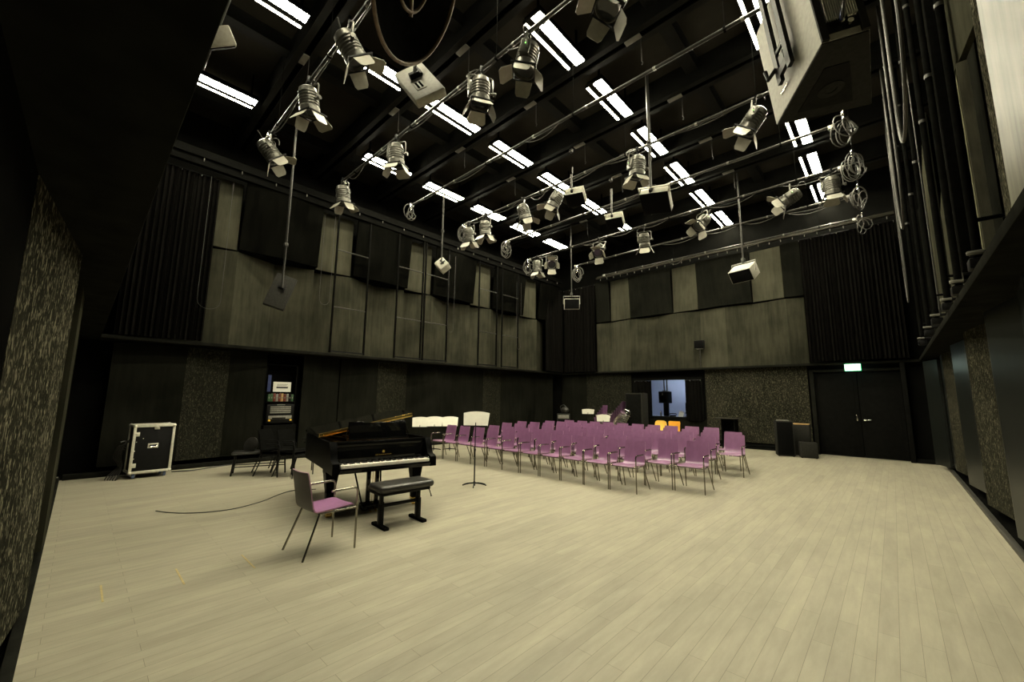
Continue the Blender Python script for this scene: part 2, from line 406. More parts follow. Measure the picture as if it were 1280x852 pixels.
# left lower boards, with the equipment niche left open at y 3.05-3.85
ll = [(-11.05, .36), (-10.98, 1.5), (-11.12, 2.3), (-10.98, 3.03)]
boards(wl, ll, .16, 2.55, (-1, 0), ['panel_low', 'woodwool_dim', 'panel_low'])
boards(wl, [(-11.38, 3.0), (-11.38, 3.95)], 0, 2.55, (-.4, 0), 'black_wall')
ll = [(-10.98, 3.87), (-11.10, 4.85)]; boards(wl, ll, .16, 2.55, (-1, 0), ['panel_low'])
ll = [(-11.10, 4.88)]; yy = 4.88
mm2 = []
while yy < 13.9:
    yy += 1.05; ll.append((-10.96 if len(ll) % 2 else -11.10, yy)); mm2.append(['panel_low', 'woodwool_dim', 'panel_low', 'panel_low'][len(mm2) % 4])
boards(wl, ll, .16, 2.55, (-1, 0), mm2)
# back wall boards
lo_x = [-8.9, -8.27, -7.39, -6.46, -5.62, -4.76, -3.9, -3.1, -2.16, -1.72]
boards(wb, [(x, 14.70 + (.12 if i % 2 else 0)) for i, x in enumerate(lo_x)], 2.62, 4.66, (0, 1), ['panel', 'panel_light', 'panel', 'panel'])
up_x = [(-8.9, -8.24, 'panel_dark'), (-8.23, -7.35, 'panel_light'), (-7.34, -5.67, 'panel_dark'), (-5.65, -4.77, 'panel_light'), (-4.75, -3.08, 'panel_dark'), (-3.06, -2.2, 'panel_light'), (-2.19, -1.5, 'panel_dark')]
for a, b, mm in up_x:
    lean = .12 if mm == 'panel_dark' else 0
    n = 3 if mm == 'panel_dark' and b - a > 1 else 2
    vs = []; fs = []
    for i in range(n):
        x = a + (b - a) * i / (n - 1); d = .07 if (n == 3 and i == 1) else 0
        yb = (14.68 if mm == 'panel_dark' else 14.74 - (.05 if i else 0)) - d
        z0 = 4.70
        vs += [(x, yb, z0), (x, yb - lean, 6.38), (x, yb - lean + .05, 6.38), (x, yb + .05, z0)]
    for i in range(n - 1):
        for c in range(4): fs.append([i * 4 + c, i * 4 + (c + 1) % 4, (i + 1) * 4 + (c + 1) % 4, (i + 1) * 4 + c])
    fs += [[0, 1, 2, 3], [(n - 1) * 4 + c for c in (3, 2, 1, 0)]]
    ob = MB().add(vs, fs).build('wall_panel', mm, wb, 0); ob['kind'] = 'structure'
# back lower boards (wood wool), left of the window, and between window and door
boards(wb, [(-10.8, 14.80), (-10.2, 14.72), (-9.5, 14.80), (-8.75, 14.76), (-7.46, 14.80)], .2, 2.55, (0, 1), ['panel_low', 'panel_low', 'woodwool_dim', 'woodwool_dim'], .04)
boards(wb, [(-7.46, 14.80), (-4.70, 14.80)], .2, .84, (0, 1), 'panel_low', .04)
boards(wb, [(-4.70, 14.80), (-1.80, 14.78)], .2, 2.55, (0, 1), 'woodwool', .04)
# right wall, upper: strongly stepped boards
boards(wr, [(.62, .2), (.64, 2.0), (.66, 3.95), (.71, 4.45)], 2.64, 5.3, (1, 0), ['panel_lit', 'panel_lit', 'woodwool_near'], .05)
boards(wr, [(1.12, 4.3), (1.08, 5.4)], 2.64, 6.6, (1, 0), 'black_wall', .05)
boards(wr, [(.70, 5.27), (.80, 6.70)], 2.64, 4.66, (1, 0), 'panel_pale_lit', .06)
boards(wr, [(.697, 5.24), (.699, 5.27)], 2.64, 4.66, (1, 0), 'panel_lit', .07)
boards(wr, [(.80, 4.62), (.62, 6.35), (.72, 6.75)], 4.72, 6.7, (1, 0), ['panel', 'panel_lit'], .05)
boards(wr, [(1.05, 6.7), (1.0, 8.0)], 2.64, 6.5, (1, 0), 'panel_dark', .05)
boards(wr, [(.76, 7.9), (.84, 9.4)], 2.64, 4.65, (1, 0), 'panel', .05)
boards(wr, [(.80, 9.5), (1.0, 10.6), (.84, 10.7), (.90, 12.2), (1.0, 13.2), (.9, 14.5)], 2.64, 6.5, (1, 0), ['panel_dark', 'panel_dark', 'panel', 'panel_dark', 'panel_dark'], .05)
# right wall, lower zigzag
zz = []; y = 1.3; i = 0
while y < 12.7:
    zz.append((.83 if i % 2 == 0 else .94, y)); y += .93; i += 1
boards(wr, [(.85, .0)] + zz + [(.85, 13.2)], .15, 2.55, (1, 0), ['panel_gloss', 'woodwool', 'panel_gloss', 'panel_gloss', 'panel_gloss', 'panel_gloss', 'panel_gloss', 'panel_gloss', 'woodwool', 'panel_gloss', 'panel_gloss'], .04)
boards(wr, [(.80, 13.3), (.60, 13.9)], .1, 2.5, (1, 0), 'panel_gloss', .04)
# short return beside the door
struct('trim_5', MB().span((.20, 14.62, 0), (.30, 14.87, 2.55), bev=.01).span((.3, 14.66, 0), (.80, 14.74, .1), bev=.01), 'black_matte')
# front wall boards
boards(wf, [(.6, -.16), (-1.4, -.27), (-2.88, -.246)], .12, 2.58, (0, -1), 'black_wall', .04)  # near boards in black, which partly stands in for the ledge's shade
boards(wf, [(-2.88, -.244), (-4.40, -.097)], .12, 2.58, (0, -1), 'woodwool_near', .04)
boards(wf, [(-4.40, -.11), (-5.75, -.22)], .12, 2.58, (0, -1), 'panel_low', .04)
boards(wf, [(-5.75, -.085), (-6.45, -.075)], .12, 2.58, (0, -1), 'panel', .04)
boards(wf, [(-6.45, -.09), (-8.0, -.22), (-9.3, -.10), (-10.7, -.2)], .12, 2.58, (0, -1), ['woodwool_dim', 'panel_low'], .04)
boards(wf, [(.6, -.1), (-3, -.16), (-6, -.1), (-9, -.16), (-10.8, -.1)], 2.65, 6.4, (0, -1), 'black_wall', .04)
# ceiling steel
m_beam = []
for k in range(9):
    yb = .31 + 1.83 * k - 1.83 * (k == 8) * 0
    if yb > 14.9: break
    b = MB().span((-11.4, yb - .14, 7.62), (1.2, yb - .10, 8.1)).span((-11.4, yb + .10, 7.62), (1.2, yb + .14, 8.1)).span((-11.4, yb - .16, 7.60), (1.2, yb - .05, 7.63)).span((-11.4, yb + .05, 7.60), (1.2, yb + .16, 7.63))
    struct('ceiling_beam', b, 'beam', smooth=0)
for xb in (-2.3, -4.95, -7.7, -10.3):
    struct('ceiling_beam', MB().span((xb - .11, 0, 7.85), (xb + .11, 14.8, 8.1)), 'beam', smooth=0)
# floor inlays
for i, (a, b) in enumerate((((-4.83, .286), (-4.45, .286)), ((-4.80, .757), (-4.38, .757)), ((-4.76, 1.25), (-4.33, 1.25)))):
    o = MB().span((a[0], a[1] - .006, -.002), (b[0], a[1] + .006, .0025)).build('floor_strip', 'yellow_strip', None, 0)
    tag(o, kind='structure')

# window to the control room, with the room behind it
w1 = MB()
w1.span((WX0 - .07, 14.78, WZ1), (WX1 + .07, 14.95, WZ1 + .07), bev=.006).span((WX0 - .07, 14.78, WZ0 - .07), (WX1 + .07, 14.95, WZ0), bev=.006)
w1.span((WX0 - .07, 14.78, WZ0), (WX0, 14.95, WZ1), bev=.006).span((WX1, 14.78, WZ0), (WX1 + .07, 14.95, WZ1), bev=.006)
win = struct('window_1', w1, 'black_matte')
struct('window_pane', MB().span((WX0, 14.955, WZ0), (WX1, 14.965, WZ1)), 'glass', win, 0)
cr = MB()
cr.span((-8.6, 17.3, 0), (-3.6, 17.4, 3)).span((-8.7, 15.05, 0), (-8.6, 17.4, 3)).span((-3.6, 15.05, 0), (-3.5, 17.4, 3))
struct('wall_control_room', cr, 'blue_wall', smooth=0)
struct('ceiling_control_room', MB().span((-8.7, 15.05, 2.9), (-3.5, 17.4, 3.0)), 'blue_wall', smooth=0)
struct('floor_control_room', MB().span((-8.7, 15.05, -.1), (-3.5, 17.4, 0)), 'desk', smooth=0)
# double door
dr = MB().span((DX0 - .10, 14.80, 0), (DX0, 14.95, DZ + .08), bev=.008).span((DX1, 14.80, 0), (DX1 + .05, 14.95, DZ + .08), bev=.008).span((DX0, 14.80, DZ), (DX1, 14.95, DZ + .08), bev=.008)
door = struct('door_1', dr, 'ledge')
for a, b in ((DX0 + .005, -.695), (-.685, DX1 - .005)):
    lf = MB().span((a, 14.88, .012), (b, 14.94, DZ - .005), bev=.004).span((a + .08, 14.874, .1), (b - .08, 14.882, DZ - .1), bev=.003)
    struct('door_leaf', lf, 'black_matte', door)
h = MB().box((-.77, 14.868, 1.07), (.03, .012, .15), bev=.004).cyl((-.77, 14.86, 1.10), (-.77, 14.82, 1.10), .009).cyl((-.77, 14.82, 1.13), (-.77, 14.82, 1.02), .009)
struct('door_handle', h, 'chrome', door)
h = MB().box((-.615, 14.868, 1.02), (.05, .012, .05), bev=.004).cyl((-.62, 14.86, 1.02), (-.62, 14.82, 1.02), .010).cyl((-.63, 14.82, 1.02), (-.49, 14.82, 1.025), .010)
struct('door_handle', h, 'chrome', door)

# ------------------------------------------------------------------ ceiling lights
ZL = 7.5
def make_light():
    t = thing('fluorescent_light', 'x', 'ceiling light', group='fluorescent ceiling lights')
    MB().span((-.08, -.64, .004), (.12, .64, .10), bev=.008).span((-.242, -.64, .004), (-.180, .64, .05), bev=.008).span((-.2, -.64, .06), (.1, -.60, .09)).span((-.2, .60, .06), (.1, .64, .09)).span((-.015, -.55, .10), (.015, -.52, .6)).span((-.015, .52, .10), (.015, .55, .6)).build('housing', 'lamp_grey', t)
    MB().span((-.070, -.625, -.010), (.110, .625, .003), bev=.003).build('diffuser', 'tube_on', t, 0)
    MB().span((-.235, -.61, -.004), (-.188, .61, .003)).build('side_slot', 'tube_side', t, 0)
    return t
rows = [(-.95, 'row over the exit door', range(2, 8)), (-3.59, 'second row from exit door', range(0, 8)),
        (-6.33, 'third row from exit door', range(7)), (-9.08, 'row along the ladder wall', [0, 2, 3, 4, 5, 6])]
proto_light = None
for x, where, ks in rows:
    ks = list(ks)
    for n, k in enumerate(ks):
        lab = 'lit fluorescent light, %s from the back wall in the %s' % (ORD[len(ks) - 1 - n], where)
        loc = (x, .6 + 1.83 * k + .625, ZL)
        if proto_light is None:
            proto_light = make_light(); proto_light.location = loc; proto_light['label'] = lab
        else: copy_tree(proto_light, loc, 0, lab)

# ------------------------------------------------------------------ chairs
def make_chair(label, group, seatm, backm, name='armchair', cat='chair', tube='tube'):
    t = thing(name, label, cat, group=group)
    # seat shell: front at -y
    def shell(pts, hw, th, curve, cuts=8):
        """pts: (y, z, halfwidth) along the profile"""
        vs = []; fs = []; mi = []
        n = len(pts)
        for s in (0, 1):
            for i, (y, z, hw_) in enumerate(pts):
                a = pts[max(i - 1, 0)]; b = pts[min(i + 1, n - 1)]
                tx, tz = b[0] - a[0], b[1] - a[1]; l = math.hypot(tx, tz); nx, nz = -tz / l, tx / l
                for k in range(cuts + 1):
                    u = -1 + 2 * k / cuts; c = curve[i] * (1 - u * u)
                    vs.append((u * hw_, y + nx * (-th * s - c), z + nz * (-th * s - c)))
        W = cuts + 1
        for i in range(n - 1):
            for k in range(cuts):
                q = [i * W + k, i * W + k + 1, (i + 1) * W + k + 1, (i + 1) * W + k]
                fs.append(q); mi.append(0); fs.append([j + n * W for j in q[::-1]]); mi.append(1)
        for k in range(cuts):
            for i in (0, n - 1): fs.append([i * W + k, i * W + k + 1, n * W + i * W + k + 1, n * W + i * W + k]); mi.append(2)
        for i in range(n - 1):
            for k in (0, cuts): fs.append([i * W + k, (i + 1) * W + k, n * W + (i + 1) * W + k, n * W + i * W + k]); mi.append(2)
        mb = MB(); mb.v = [Vector(v) for v in vs]; mb.f = fs; mb.m = mi; return mb
    sp = [(-.235, .415, .170), (-.225, .428, .195), (-.19, .434, .205), (-.05, .428, .208), (.08, .419, .205), (.15, .417, .20)]
    shell(sp, .2, .012, [.002, .004, .006, .008, .007, .004]).build('seat', [seatm, backm, 'ply_edge'], t, 40)
    bp = [(.150, .417, .198), (.172, .428, .196), (.186, .455, .194), (.200, .53, .192), (.222, .65, .190), (.245, .76, .187), (.252, .79, .183), (.254, .80, .174)]
    shell(bp, .19, .012, [.004, .006, .010, .016, .018, .018, .018, .018]).build('backrest', [seatm, backm, 'ply_edge'], t, 40)
    for s in (-1, 1):
        MB().cyl((s * .243, -.235, 0), (s * .243, -.235, .405), .0105, seg=8).build('leg', tube, t)
        pts = [(s * .243, -.235, .405), (s * .243, -.235, .53)] + bez((s * .243, -.235, .54), (s * .243, -.235, .59), (s * .243, -.225, .603), (s * .243, -.17, .603), 6) + [(s * .243, .04, .600)]
        MB().tube(pts, .0110, 8).build('armrest', tube, t)
        MB().tube([(s * .195, .125, .398), (s * .232, .275, 0)], .0105, 8).build('leg', tube, t)
    f = MB()
    for s in (-1, 1):
        f.tube([(s * .243, -.235, .405), (s * .225, -.10, .400), (s * .195, .125, .395)], .0100, 8)
    f.tube([(-.243, -.225, .403), (.243, -.225, .403)], .009, 8).tube([(-.195, .125, .393), (.195, .125, .393)], .009, 8)
    f.build('seat_frame', tube, t)
    return t

rowsC = [(6.635, [-3.42 - .519 * k for k in range(11)]),
         (7.385, [-2.61 - .519 * k for k in range(11)]),
         (8.46, [-2.82, -3.31, -3.81, -4.31, -4.81, -5.30, -5.80, -6.32, -6.84, -7.35, -7.86, -8.37]),
         (9.36, [-2.55, -3.07, -3.56, -4.05, -4.55, -5.05, -5.55, -6.05, -6.55, -7.05, -7.55, -8.06, -8.58]),
         (10.27, [-2.79, -3.28, -3.77, -4.26, -4.75, -5.24, -5.73, -6.22, -6.71, -7.20, -7.69, -8.18]),
         (11.15, [-3.60, -4.10, -4.59, -5.08, -5.57, -6.06, -6.55, -7.04, -7.53, -8.02])]
pc = None
for r, (y, xs) in enumerate(rowsC):
    for n, x in enumerate(xs):
        lab = 'purple plywood armchair, %s seat from the exit door end of the %s audience row' % (ORD[n], ORD[r])
        a = rnd.uniform(-.02, .02); yj = y + rnd.uniform(-.02, .02) + (.22 if (r == 5 and n < 2) else 0) + (.12 if (r == 3 and n < 2) else 0)
        if pc is None:
            pc = make_chair(lab, 'purple audience chairs in rows', 'purple', 'purple_back'); pc.location = (x, yj, 0); pc.rotation_euler.z = a
        else: copy_tree(pc, (x, yj, 0), a, lab)
near = copy_tree(pc, (-4.40, 1.855, 0), PI + .05, 'purple armchair turned away from camera, alone behind the piano bench')
if 'group' in near: del near['group']

def chair_variant(name, label, sm, bm_, loc, rz, cat='chair', group=None, tube='tube'):
    t = copy_tree(pc, loc, rz, label); t.name = name
    if 'group' in t: del t['group']
    if group: t['group'] = group
    t['category'] = cat
    done = {}
    for ch in t.children:
        me = ch.data
        k = me.name
        if k not in CV.setdefault((sm, tube), {}):
            c = me.copy()
            for i, q in enumerate(c.materials):
                if q.name.startswith('purple_l'): c.materials[i] = M[sm]
                elif q.name.startswith('dark_ply') or q.name.startswith('ply_edge'): c.materials[i] = M[bm_]
                elif q.name.startswith('dark_chr'): c.materials[i] = M[tube]
            CV[(sm, tube)][k] = c
        ch.data = CV[(sm, tube)][k]
    return t
CV = {}
# two yellow/orange moulded shell chairs under the window
def shell_chair(label, mm, loc, rz, round_top):
    t = thing('shell_chair', label, 'chair', loc, rz)
    w0 = .20
    pts = [(-.22, .43), (-.1, .415), (.05, .405), (.14, .42), (.19, .48), (.215, .58), (.235, .70), (.245, .78), (.25, .815)]
    ws = [.19, .205, .21, .205, .20, .20, .195, .175 if round_top else .20, .11 if round_top else .185]
    vs = []; fs = []; n = len(pts); W = 9
    for s in (0, 1):
        for i, (y, z) in enumerate(pts):
            for k in range(W):
                u = -1 + 2 * k / (W - 1); e = .03 * u * u
                vs.append((u * ws[i], y - (e if i > 3 else 0) + (.008 if s else 0), z + (e if i <= 3 else 0) - (.008 if s else 0)))
    for i in range(n - 1):
        for k in range(W - 1):
            q = [i * W + k, i * W + k + 1, (i + 1) * W + k + 1, (i + 1) * W + k]; fs.append(q); fs.append([j + n * W for j in q[::-1]])
    for k in range(W - 1):
        for i in (0, n - 1): fs.append([i * W + k, i * W + k + 1, n * W + i * W + k + 1, n * W + i * W + k])
    for i in range(n - 1):
        for k in (0, W - 1): fs.append([i * W + k, (i + 1) * W + k, n * W + (i + 1) * W + k, n * W + i * W + k])
    MB().add(vs, fs).build('seat_shell', mm, t, 50)
    for sx in (-1, 1):
        for sy in (-1, 1): MB().tube([(sx * .14, sy * .13, .405), (sx * .2, sy * .21, 0)], .011, 8).build('leg', 'tube', t)
    return t
shell_chair('yellow shell chair with rounded back below the control room window', 'yellow', (-5.78, 13.36, 0), .12, True)
shell_chair('orange shell chair with straight back below the control room window', 'orange', (-5.34, 13.28, 0), -.1, False)

# stacked chairs by the back wall: every chair of a stack is a chair
for x0, y0, n, lab in ((-7.72, 14.10, 8, 'tall stack beside the black cabinet'), (-8.42, 14.18, 6, 'stack behind the tilted music stand')):
    for k in range(n):
        t = chair_variant('armchair', 'purple stacked armchair, %s from the floor of the %s' % (ORD[k], lab), 'purple', 'purple_back',
                          (x0 + .035 * k, y0 - .01 * k, .085 * k), 0, group='stacked chairs by the back wall', tube='chrome')
        t.rotation_euler = (R(3.5 * k), 0, R(84 + k))

# ------------------------------------------------------------------ grand piano (x = bass to treble, y = away from the player)
pa = math.atan2(.985, .171)
pn = thing('grand_piano', 'black lacquered grand piano with lid propped low and keyboard open', 'piano', (-4.955, 2.877, 0), pa)
outer = [(-.69, .20), (-.69, 1.55), (-.66, 1.78), (-.57, 1.98), (-.42, 2.10), (-.25, 2.12), (-.10, 2.03), (.02, 1.85), (.10, 1.62), (.20, 1.38), (.36, 1.16), (.54, 1.0), (.65, .86), (.69, .70), (.69, .20)]
def inset(poly, d):
    n = len(poly); out = []
    c = Vector((sum(p[0] for p in poly) / n, sum(p[1] for p in poly) / n))
    for i in range(n):
        a, b, c2 = Vector(poly[i - 1]), Vector(poly[i]), Vector(poly[(i + 1) % n])
        n1 = (b - a).normalized(); n2 = (c2 - b).normalized()
        nn = Vector((-(n1.y + n2.y), n1.x + n2.x)); nn = nn.normalized() if nn.length > 1e-6 else Vector((-n1.y, n1.x))
        q1 = b + nn * d; q2 = b - nn * d
        out.append(tuple(q1 if (q1 - c).length < (q2 - c).length else q2))
    return out
inner = inset(outer, .055)
rim = MB(); n = len(outer)
for z0, z1 in ((.60, .955),):
    vs = [(x, y, z0) for x, y in outer] + [(x, y, z1) for x, y in outer] + [(x, y, z0) for x, y in inner] + [(x, y, z1) for x, y in inner]
    fs = []
    for i in range(n):
        j = (i + 1) % n
        fs += [[i, j, n + j, n + i], [2 * n + j, 2 * n + i, 3 * n + i, 3 * n + j], [n + i, n + j, 3 * n + j, 3 * n + i], [j, i, 2 * n + i, 2 * n + j]]
    rim.add(vs, fs)
rim.prism(inset(outer, .03), .585, .62)
rim.build('case', 'piano_side', pn, 30)
pl = MB().prism(inset(outer, .062), .84, .865)
for a, b in (((-.45, .35), (-.50, 1.75)), ((-.15, .35), (-.32, 1.9)), ((.15, .35), (-.12, 1.75)), ((.42, .35), (.1, 1.3))):
    pl.box(((a[0] + b[0]) / 2, (a[1] + b[1]) / 2, .885), (.035, math.dist(a, b), .04), rot=(0, 0, -math.atan2(b[0] - a[0], b[1] - a[1])), bev=.008)
pl.box((0, .33, .875), (1.22, .06, .03), bev=.006)
pl.build('iron_plate', 'gold_plate', pn)
# arms at each end of the keyboard
for s in (-1, 1):
    prof = [(-.055, .585), (-.055, .685), (-.045, .715), (.0, .735), (.035, .74), (.06, .76), (.085, .82), (.12, .90), (.165, .955), (.26, .955), (.26, .585)]
    T = Matrix(((0, 0, 1, 0), (1, 0, 0, 0), (0, 1, 0, 0), (0, 0, 0, 1)))
    a, b = (.605, .69) if s > 0 else (-.69, -.605)
    MB().prism(prof, a, b, T=T).build('arm', 'piano_side', pn, 40)
    MB().box((s * .598, .035, .688), (.035, .11, .035), bev=.008).cyl((s * .598, .10, .715), (s * .598, .16, .715), .012).build('key_block', 'ivory' if 0 else 'chrome', pn)
MB().span((-.66, -.045, .585), (.66, .40, .640), bev=.006).span((-.60, -.066, .61), (.60, -.052, .652), bev=.005).build('key_bed', 'piano', pn)
kb = MB(); kw = 1.176 / 52
for k in range(52): kb.span((-.588 + k * kw + .0006, -.050, .645), (-.588 + (k + 1) * kw - .0006, .13, .690), bev=.0015)
keyboard = kb.build('keyboard', 'ivory', pn)
bk = MB()
for k in range(51):
    if (k + 5) % 7 in (0, 1, 3, 4, 5): bk.span((-.588 + (k + 1) * kw - .0065, .03, .689), (-.588 + (k + 1) * kw + .0065, .13, .700), bev=.002)
bk.build('black_keys', 'ebony', keyboard)
fb = MB().box((0, .158, .79), (1.20, .02, .19), rot=(R(-6), 0, 0), bev=.006).span((-.60, .165, .885), (.60, .24, .95), bev=.008)
fallboard = fb.build('fallboard', 'piano', pn)
lg = MB().cyl((0, .146, .805), (0, .140, .805), .018, seg=20)
for q in range(9):
    lg.box((-.10 + .025 * q, .143, .768), (.012, .006, .010), bev=.001)
lg.build('maker_emblem', 'brass', fallboard)
ds = MB().box((-.02, .33, 1.07), (.80, .016, .225), rot=(R(-12), 0, 0), bev=.006).box((-.02, .30, .965), (.84, .11, .02), bev=.006)
ds.box((-.32, .36, 1.185), (.20, .012, .02), rot=(R(-12), 0, 0), bev=.006).box((.27, .36, 1.185), (.22, .012, .02), rot=(R(-12), 0, 0), bev=.006)
ds.tube([(-.44, .31, .97), (-.46, .325, 1.02), (-.43, .34, 1.08), (-.42, .35, 1.15)], .007, 6)
ds.tube([(.40, .31, .97), (.41, .325, 1.02), (.385, .34, 1.08), (.38, .35, 1.15)], .007, 6)
ds.build('music_desk', 'piano', pn)
# lid: turned up round the bass-side hinge
ang = R(11.2); Tl = Matrix.Translation((-.70, 0, .967)) @ Matrix.Rotation(-ang, 4, 'Y')
lo = [(x + .70, y) for x, y in [(-.70, .78), (-.70, 1.56), (-.67, 1.80), (-.58, 2.0), (-.42, 2.13), (-.25, 2.14), (-.09, 2.05), (.03, 1.86), (.11, 1.63), (.21, 1.39), (.37, 1.17), (.55, 1.01), (.66, .87), (.70, .78)]]
lid = MB().prism(lo, .0, .022, T=Tl).build('lid', 'piano', pn, 30)
MB().prism([(0.0, .79), (1.395, .79), (1.395, 1.06), (1.36, 1.10), (1.2, 1.27), (0.0, 1.27)], .0, .020, T=Tl @ Matrix.Translation((0, .79, .028)) @ Matrix.Rotation(R(7), 4, 'X') @ Matrix.Translation((0, -.79, 0))).build('folded_flap', 'piano', lid, 30)
MB().span((.015, .752, -.004), (1.385, .782, .050), bev=.006, T=Tl).build('brass_hinge', 'brass', lid)
e1 = Tl @ Vector((1.24, .80, 0))
MB().cyl((.52, .80, .95), (e1.x, e1.y, e1.z), .009).build('lid_prop', 'chrome', pn)
for (x, y) in ((-.60, .36), (.565, .36), (-.28, 1.80)):
    lgm = MB()
    prof = [(.085, .60), (.085, .56), (.078, .54), (.07, .46), (.058, .37), (.052, .33), (.05, .30), (.046, .10)]
    for (h1, z1), (h2, z2) in zip(prof[:-1], prof[1:]):
        vs = [(x + sx * h1, y + sy * h1, z1) for sx, sy in ((-1, -1), (1, -1), (1, 1), (-1, 1))] + [(x + sx * h2, y + sy * h2, z2) for sx, sy in ((-1, -1), (1, -1), (1, 1), (-1, 1))]
        lgm.add(vs, [[i, (i + 1) % 4, 4 + (i + 1) % 4, 4 + i] for i in range(4)] + [[0, 1, 2, 3], [7, 6, 5, 4]])
    L_ = lgm.build('leg', 'piano_side', pn, 20)
    MB().box((x, y, .09), (.10, .10, .035), bev=.006).cyl((x, y, .08), (x, y, .055), .03).box((x - .035, y - .01, .045), (.008, .06, .06)).box((x + .035, y - .01, .045), (.008, .06, .06)).cyl((x - .03, y - .015, .034), (x + .03, y - .015, .034), .034, seg=18).build('caster', 'brass', L_)
ly = MB()
for x in (-.115, .005): ly.box((x, .35, .33), (.045, .05, .54), bev=.006)
ly.box((-.055, .34, .075), (.30, .17, .075), bev=.012).box((-.055, .35, .575), (.24, .10, .04), bev=.006)
ly.tube([(-.18, .37, .10), (-.25, .62, .59)], .012, 8).tube([(.07, .37, .10), (.14, .62, .59)], .012, 8)
lyre = ly.build('pedal_lyre', 'piano', pn)
rd = MB()
for x in (-.085, -.055, -.025): rd.cyl((x, .35, .1), (x, .35, .57), .004, seg=6)
rd.build('pedal_rods', 'brass', lyre)
for x in (-.125, -.055, .015):
    MB().tube([(x, .28, .06), (x, .22, .062), (x, .17, .055), (x, .145, .045)], [.012, .013, .016, .012], 8).build('pedal', 'brass', lyre)

# bench
bn = thing('piano_bench', 'black leather adjustable piano bench on two pedestal feet before the keyboard', 'bench', (-4.56, 2.86, 0), R(86.5))
MB().box((.02, .01, .455), (.73, .37, .085), bev=.04, seg=5).build('cushion', 'leather', bn, 50)
MB().span((-.33, -.155, .385), (.33, .155, .418), bev=.006).build('seat_board', 'black', bn)
for x in (-.25, .25):
    MB().span((x - .032, -.175, 0), (x + .032, .175, .035), bev=.008).build('foot', 'black_matte', bn)
    MB().span((x - .026, -.035, .03), (x + .026, .035, .27), bev=.005).span((x - .019, -.026, .25), (x + .019, .026, .39), bev=.004).build('post', 'black', bn)
MB().span((-.25, -.018, .225), (.25, .018, .262), bev=.005).build('stretcher', 'black', bn)
MB().tube([(.30, -.10, .385), (.335, -.12, .375), (.36, -.13, .30)], .006, 8).ball((.36, -.13, .295), .010).build('height_lever', 'black', bn)

# music stands
def music_stand(label, loc, rz, zb, h=.25, w_=.25, tilt=18, mm='cream', group=None, base=True):
    t = thing('music_stand', label, 'music stand', loc, rz, group)
    n = 8; top = [(-w_ + .012 + (2 * w_ - .024) * k / n, h - .034 * (1 - 4 * (k / n) * (1 - k / n))) for k in range(n + 1)]
    poly = [(-w_ * .86, 0), (w_ * .86, 0)] + top[::-1]
    T = Matrix.Translation((0, .02, zb)) @ Matrix.Rotation(R(90 - tilt), 4, 'X')
    MB().prism(poly, -.004, .004, T=T).build('desk', mm, t, 0)
    MB().box((0, -.015, zb), (w_ * 1.72, .06, .008), bev=.002).box((0, -.045, zb + .006), (w_ * 1.72, .006, .016), bev=.002).build('tray', 'black', t)
    MB().cyl((0, 0, .02), (0, 0, zb * .62), .012).cyl((0, 0, zb * .6), (0, .02, zb + .06), .009).cyl((0, 0, zb * .6 - .02), (0, 0, zb * .6 + .02), .017).build('pole', 'black', t)
    b = MB()
    arc = [(.20 * math.cos(a), .20 * math.sin(a) + .02, .012) for a in [PI * .0 + PI * k / 12 for k in range(13)]]
    b.tube(arc, .011, 8)
    b.tube([(0, 0, .06), (0, -.06, .03), (0, -.16, .008)], .010, 8).tube([(0, 0, .05), (.10, .06, .03), (.19, .05, .012)], .008, 8).tube([(0, 0, .05), (-.10, .06, .03), (-.19, .05, .012)], .008, 8).cyl((0, 0, 0.01), (0, 0, .08), .018)
    b.build('base', 'black', t)
    return t
va = math.atan2(.668, .744)   # turned to face the corner where the photographer stands
music_stand('cream music stand standing alone in front of the purple chair rows', (-5.48, 4.90, 0), R(42), 1.03, h=.30, tilt=34)
for i, (x, y, zb) in enumerate(((-10.09, 6.86, .655), (-9.85, 7.20, .67), (-9.57, 7.56, .67))):
    music_stand('cream music stand beyond the piano, %s of the overlapping trio from the piano' % ORD[i], (x, y, 0), R(50 + 2 * i), zb, h=.335, tilt=32, group='three cream music stands beyond the piano')
music_stand('grey music stand tilted flat behind the last chair row', (-8.25, 12.9, 0), R(30), .95, h=.30, w_=.24, tilt=52, mm='grey_cab')
music_stand('cream music stand low behind the last chair row', (-7.76, 13.15, 0), R(32), .69, h=.27, w_=.26, tilt=14)
# amplifier with a bag on it
am = thing('guitar_amplifier', 'grey box amplifier standing behind the last purple chair row', 'amplifier', (-9.1, 12.55, 0), R(35))
MB().span((-.24, -.14, .02), (.24, .14, .95), bev=.02).build('cabinet', 'dark_cab', am)
MB().span((-.20, -.15, .08), (.20, -.138, .74), bev=.004).build('grille_cloth', 'grille', am)
MB().span((-.20, -.15, .78), (.20, -.138, .90), bev=.004).build('control_panel', 'rack_silver', am)
MB().tube([(-.1, 0, .95), (-.09, 0, .985), (.09, 0, .985), (.1, 0, .95)], .012, 8).build('handle', 'black', am)
b = MB(); b.ball((-9.06, 12.58, 1.09), .16, sc=(1.1, .7, .75)).tube(smooth_path([(-9.19, 12.5, 1.1), (-9.2, 12.5, 1.22), (-9.06, 12.55, 1.27), (-8.95, 12.6, 1.12)]), .011, 8)
tag(b.build('shoulder_bag', 'leather'), 'black soft bag resting on the grey box amplifier', 'bag')

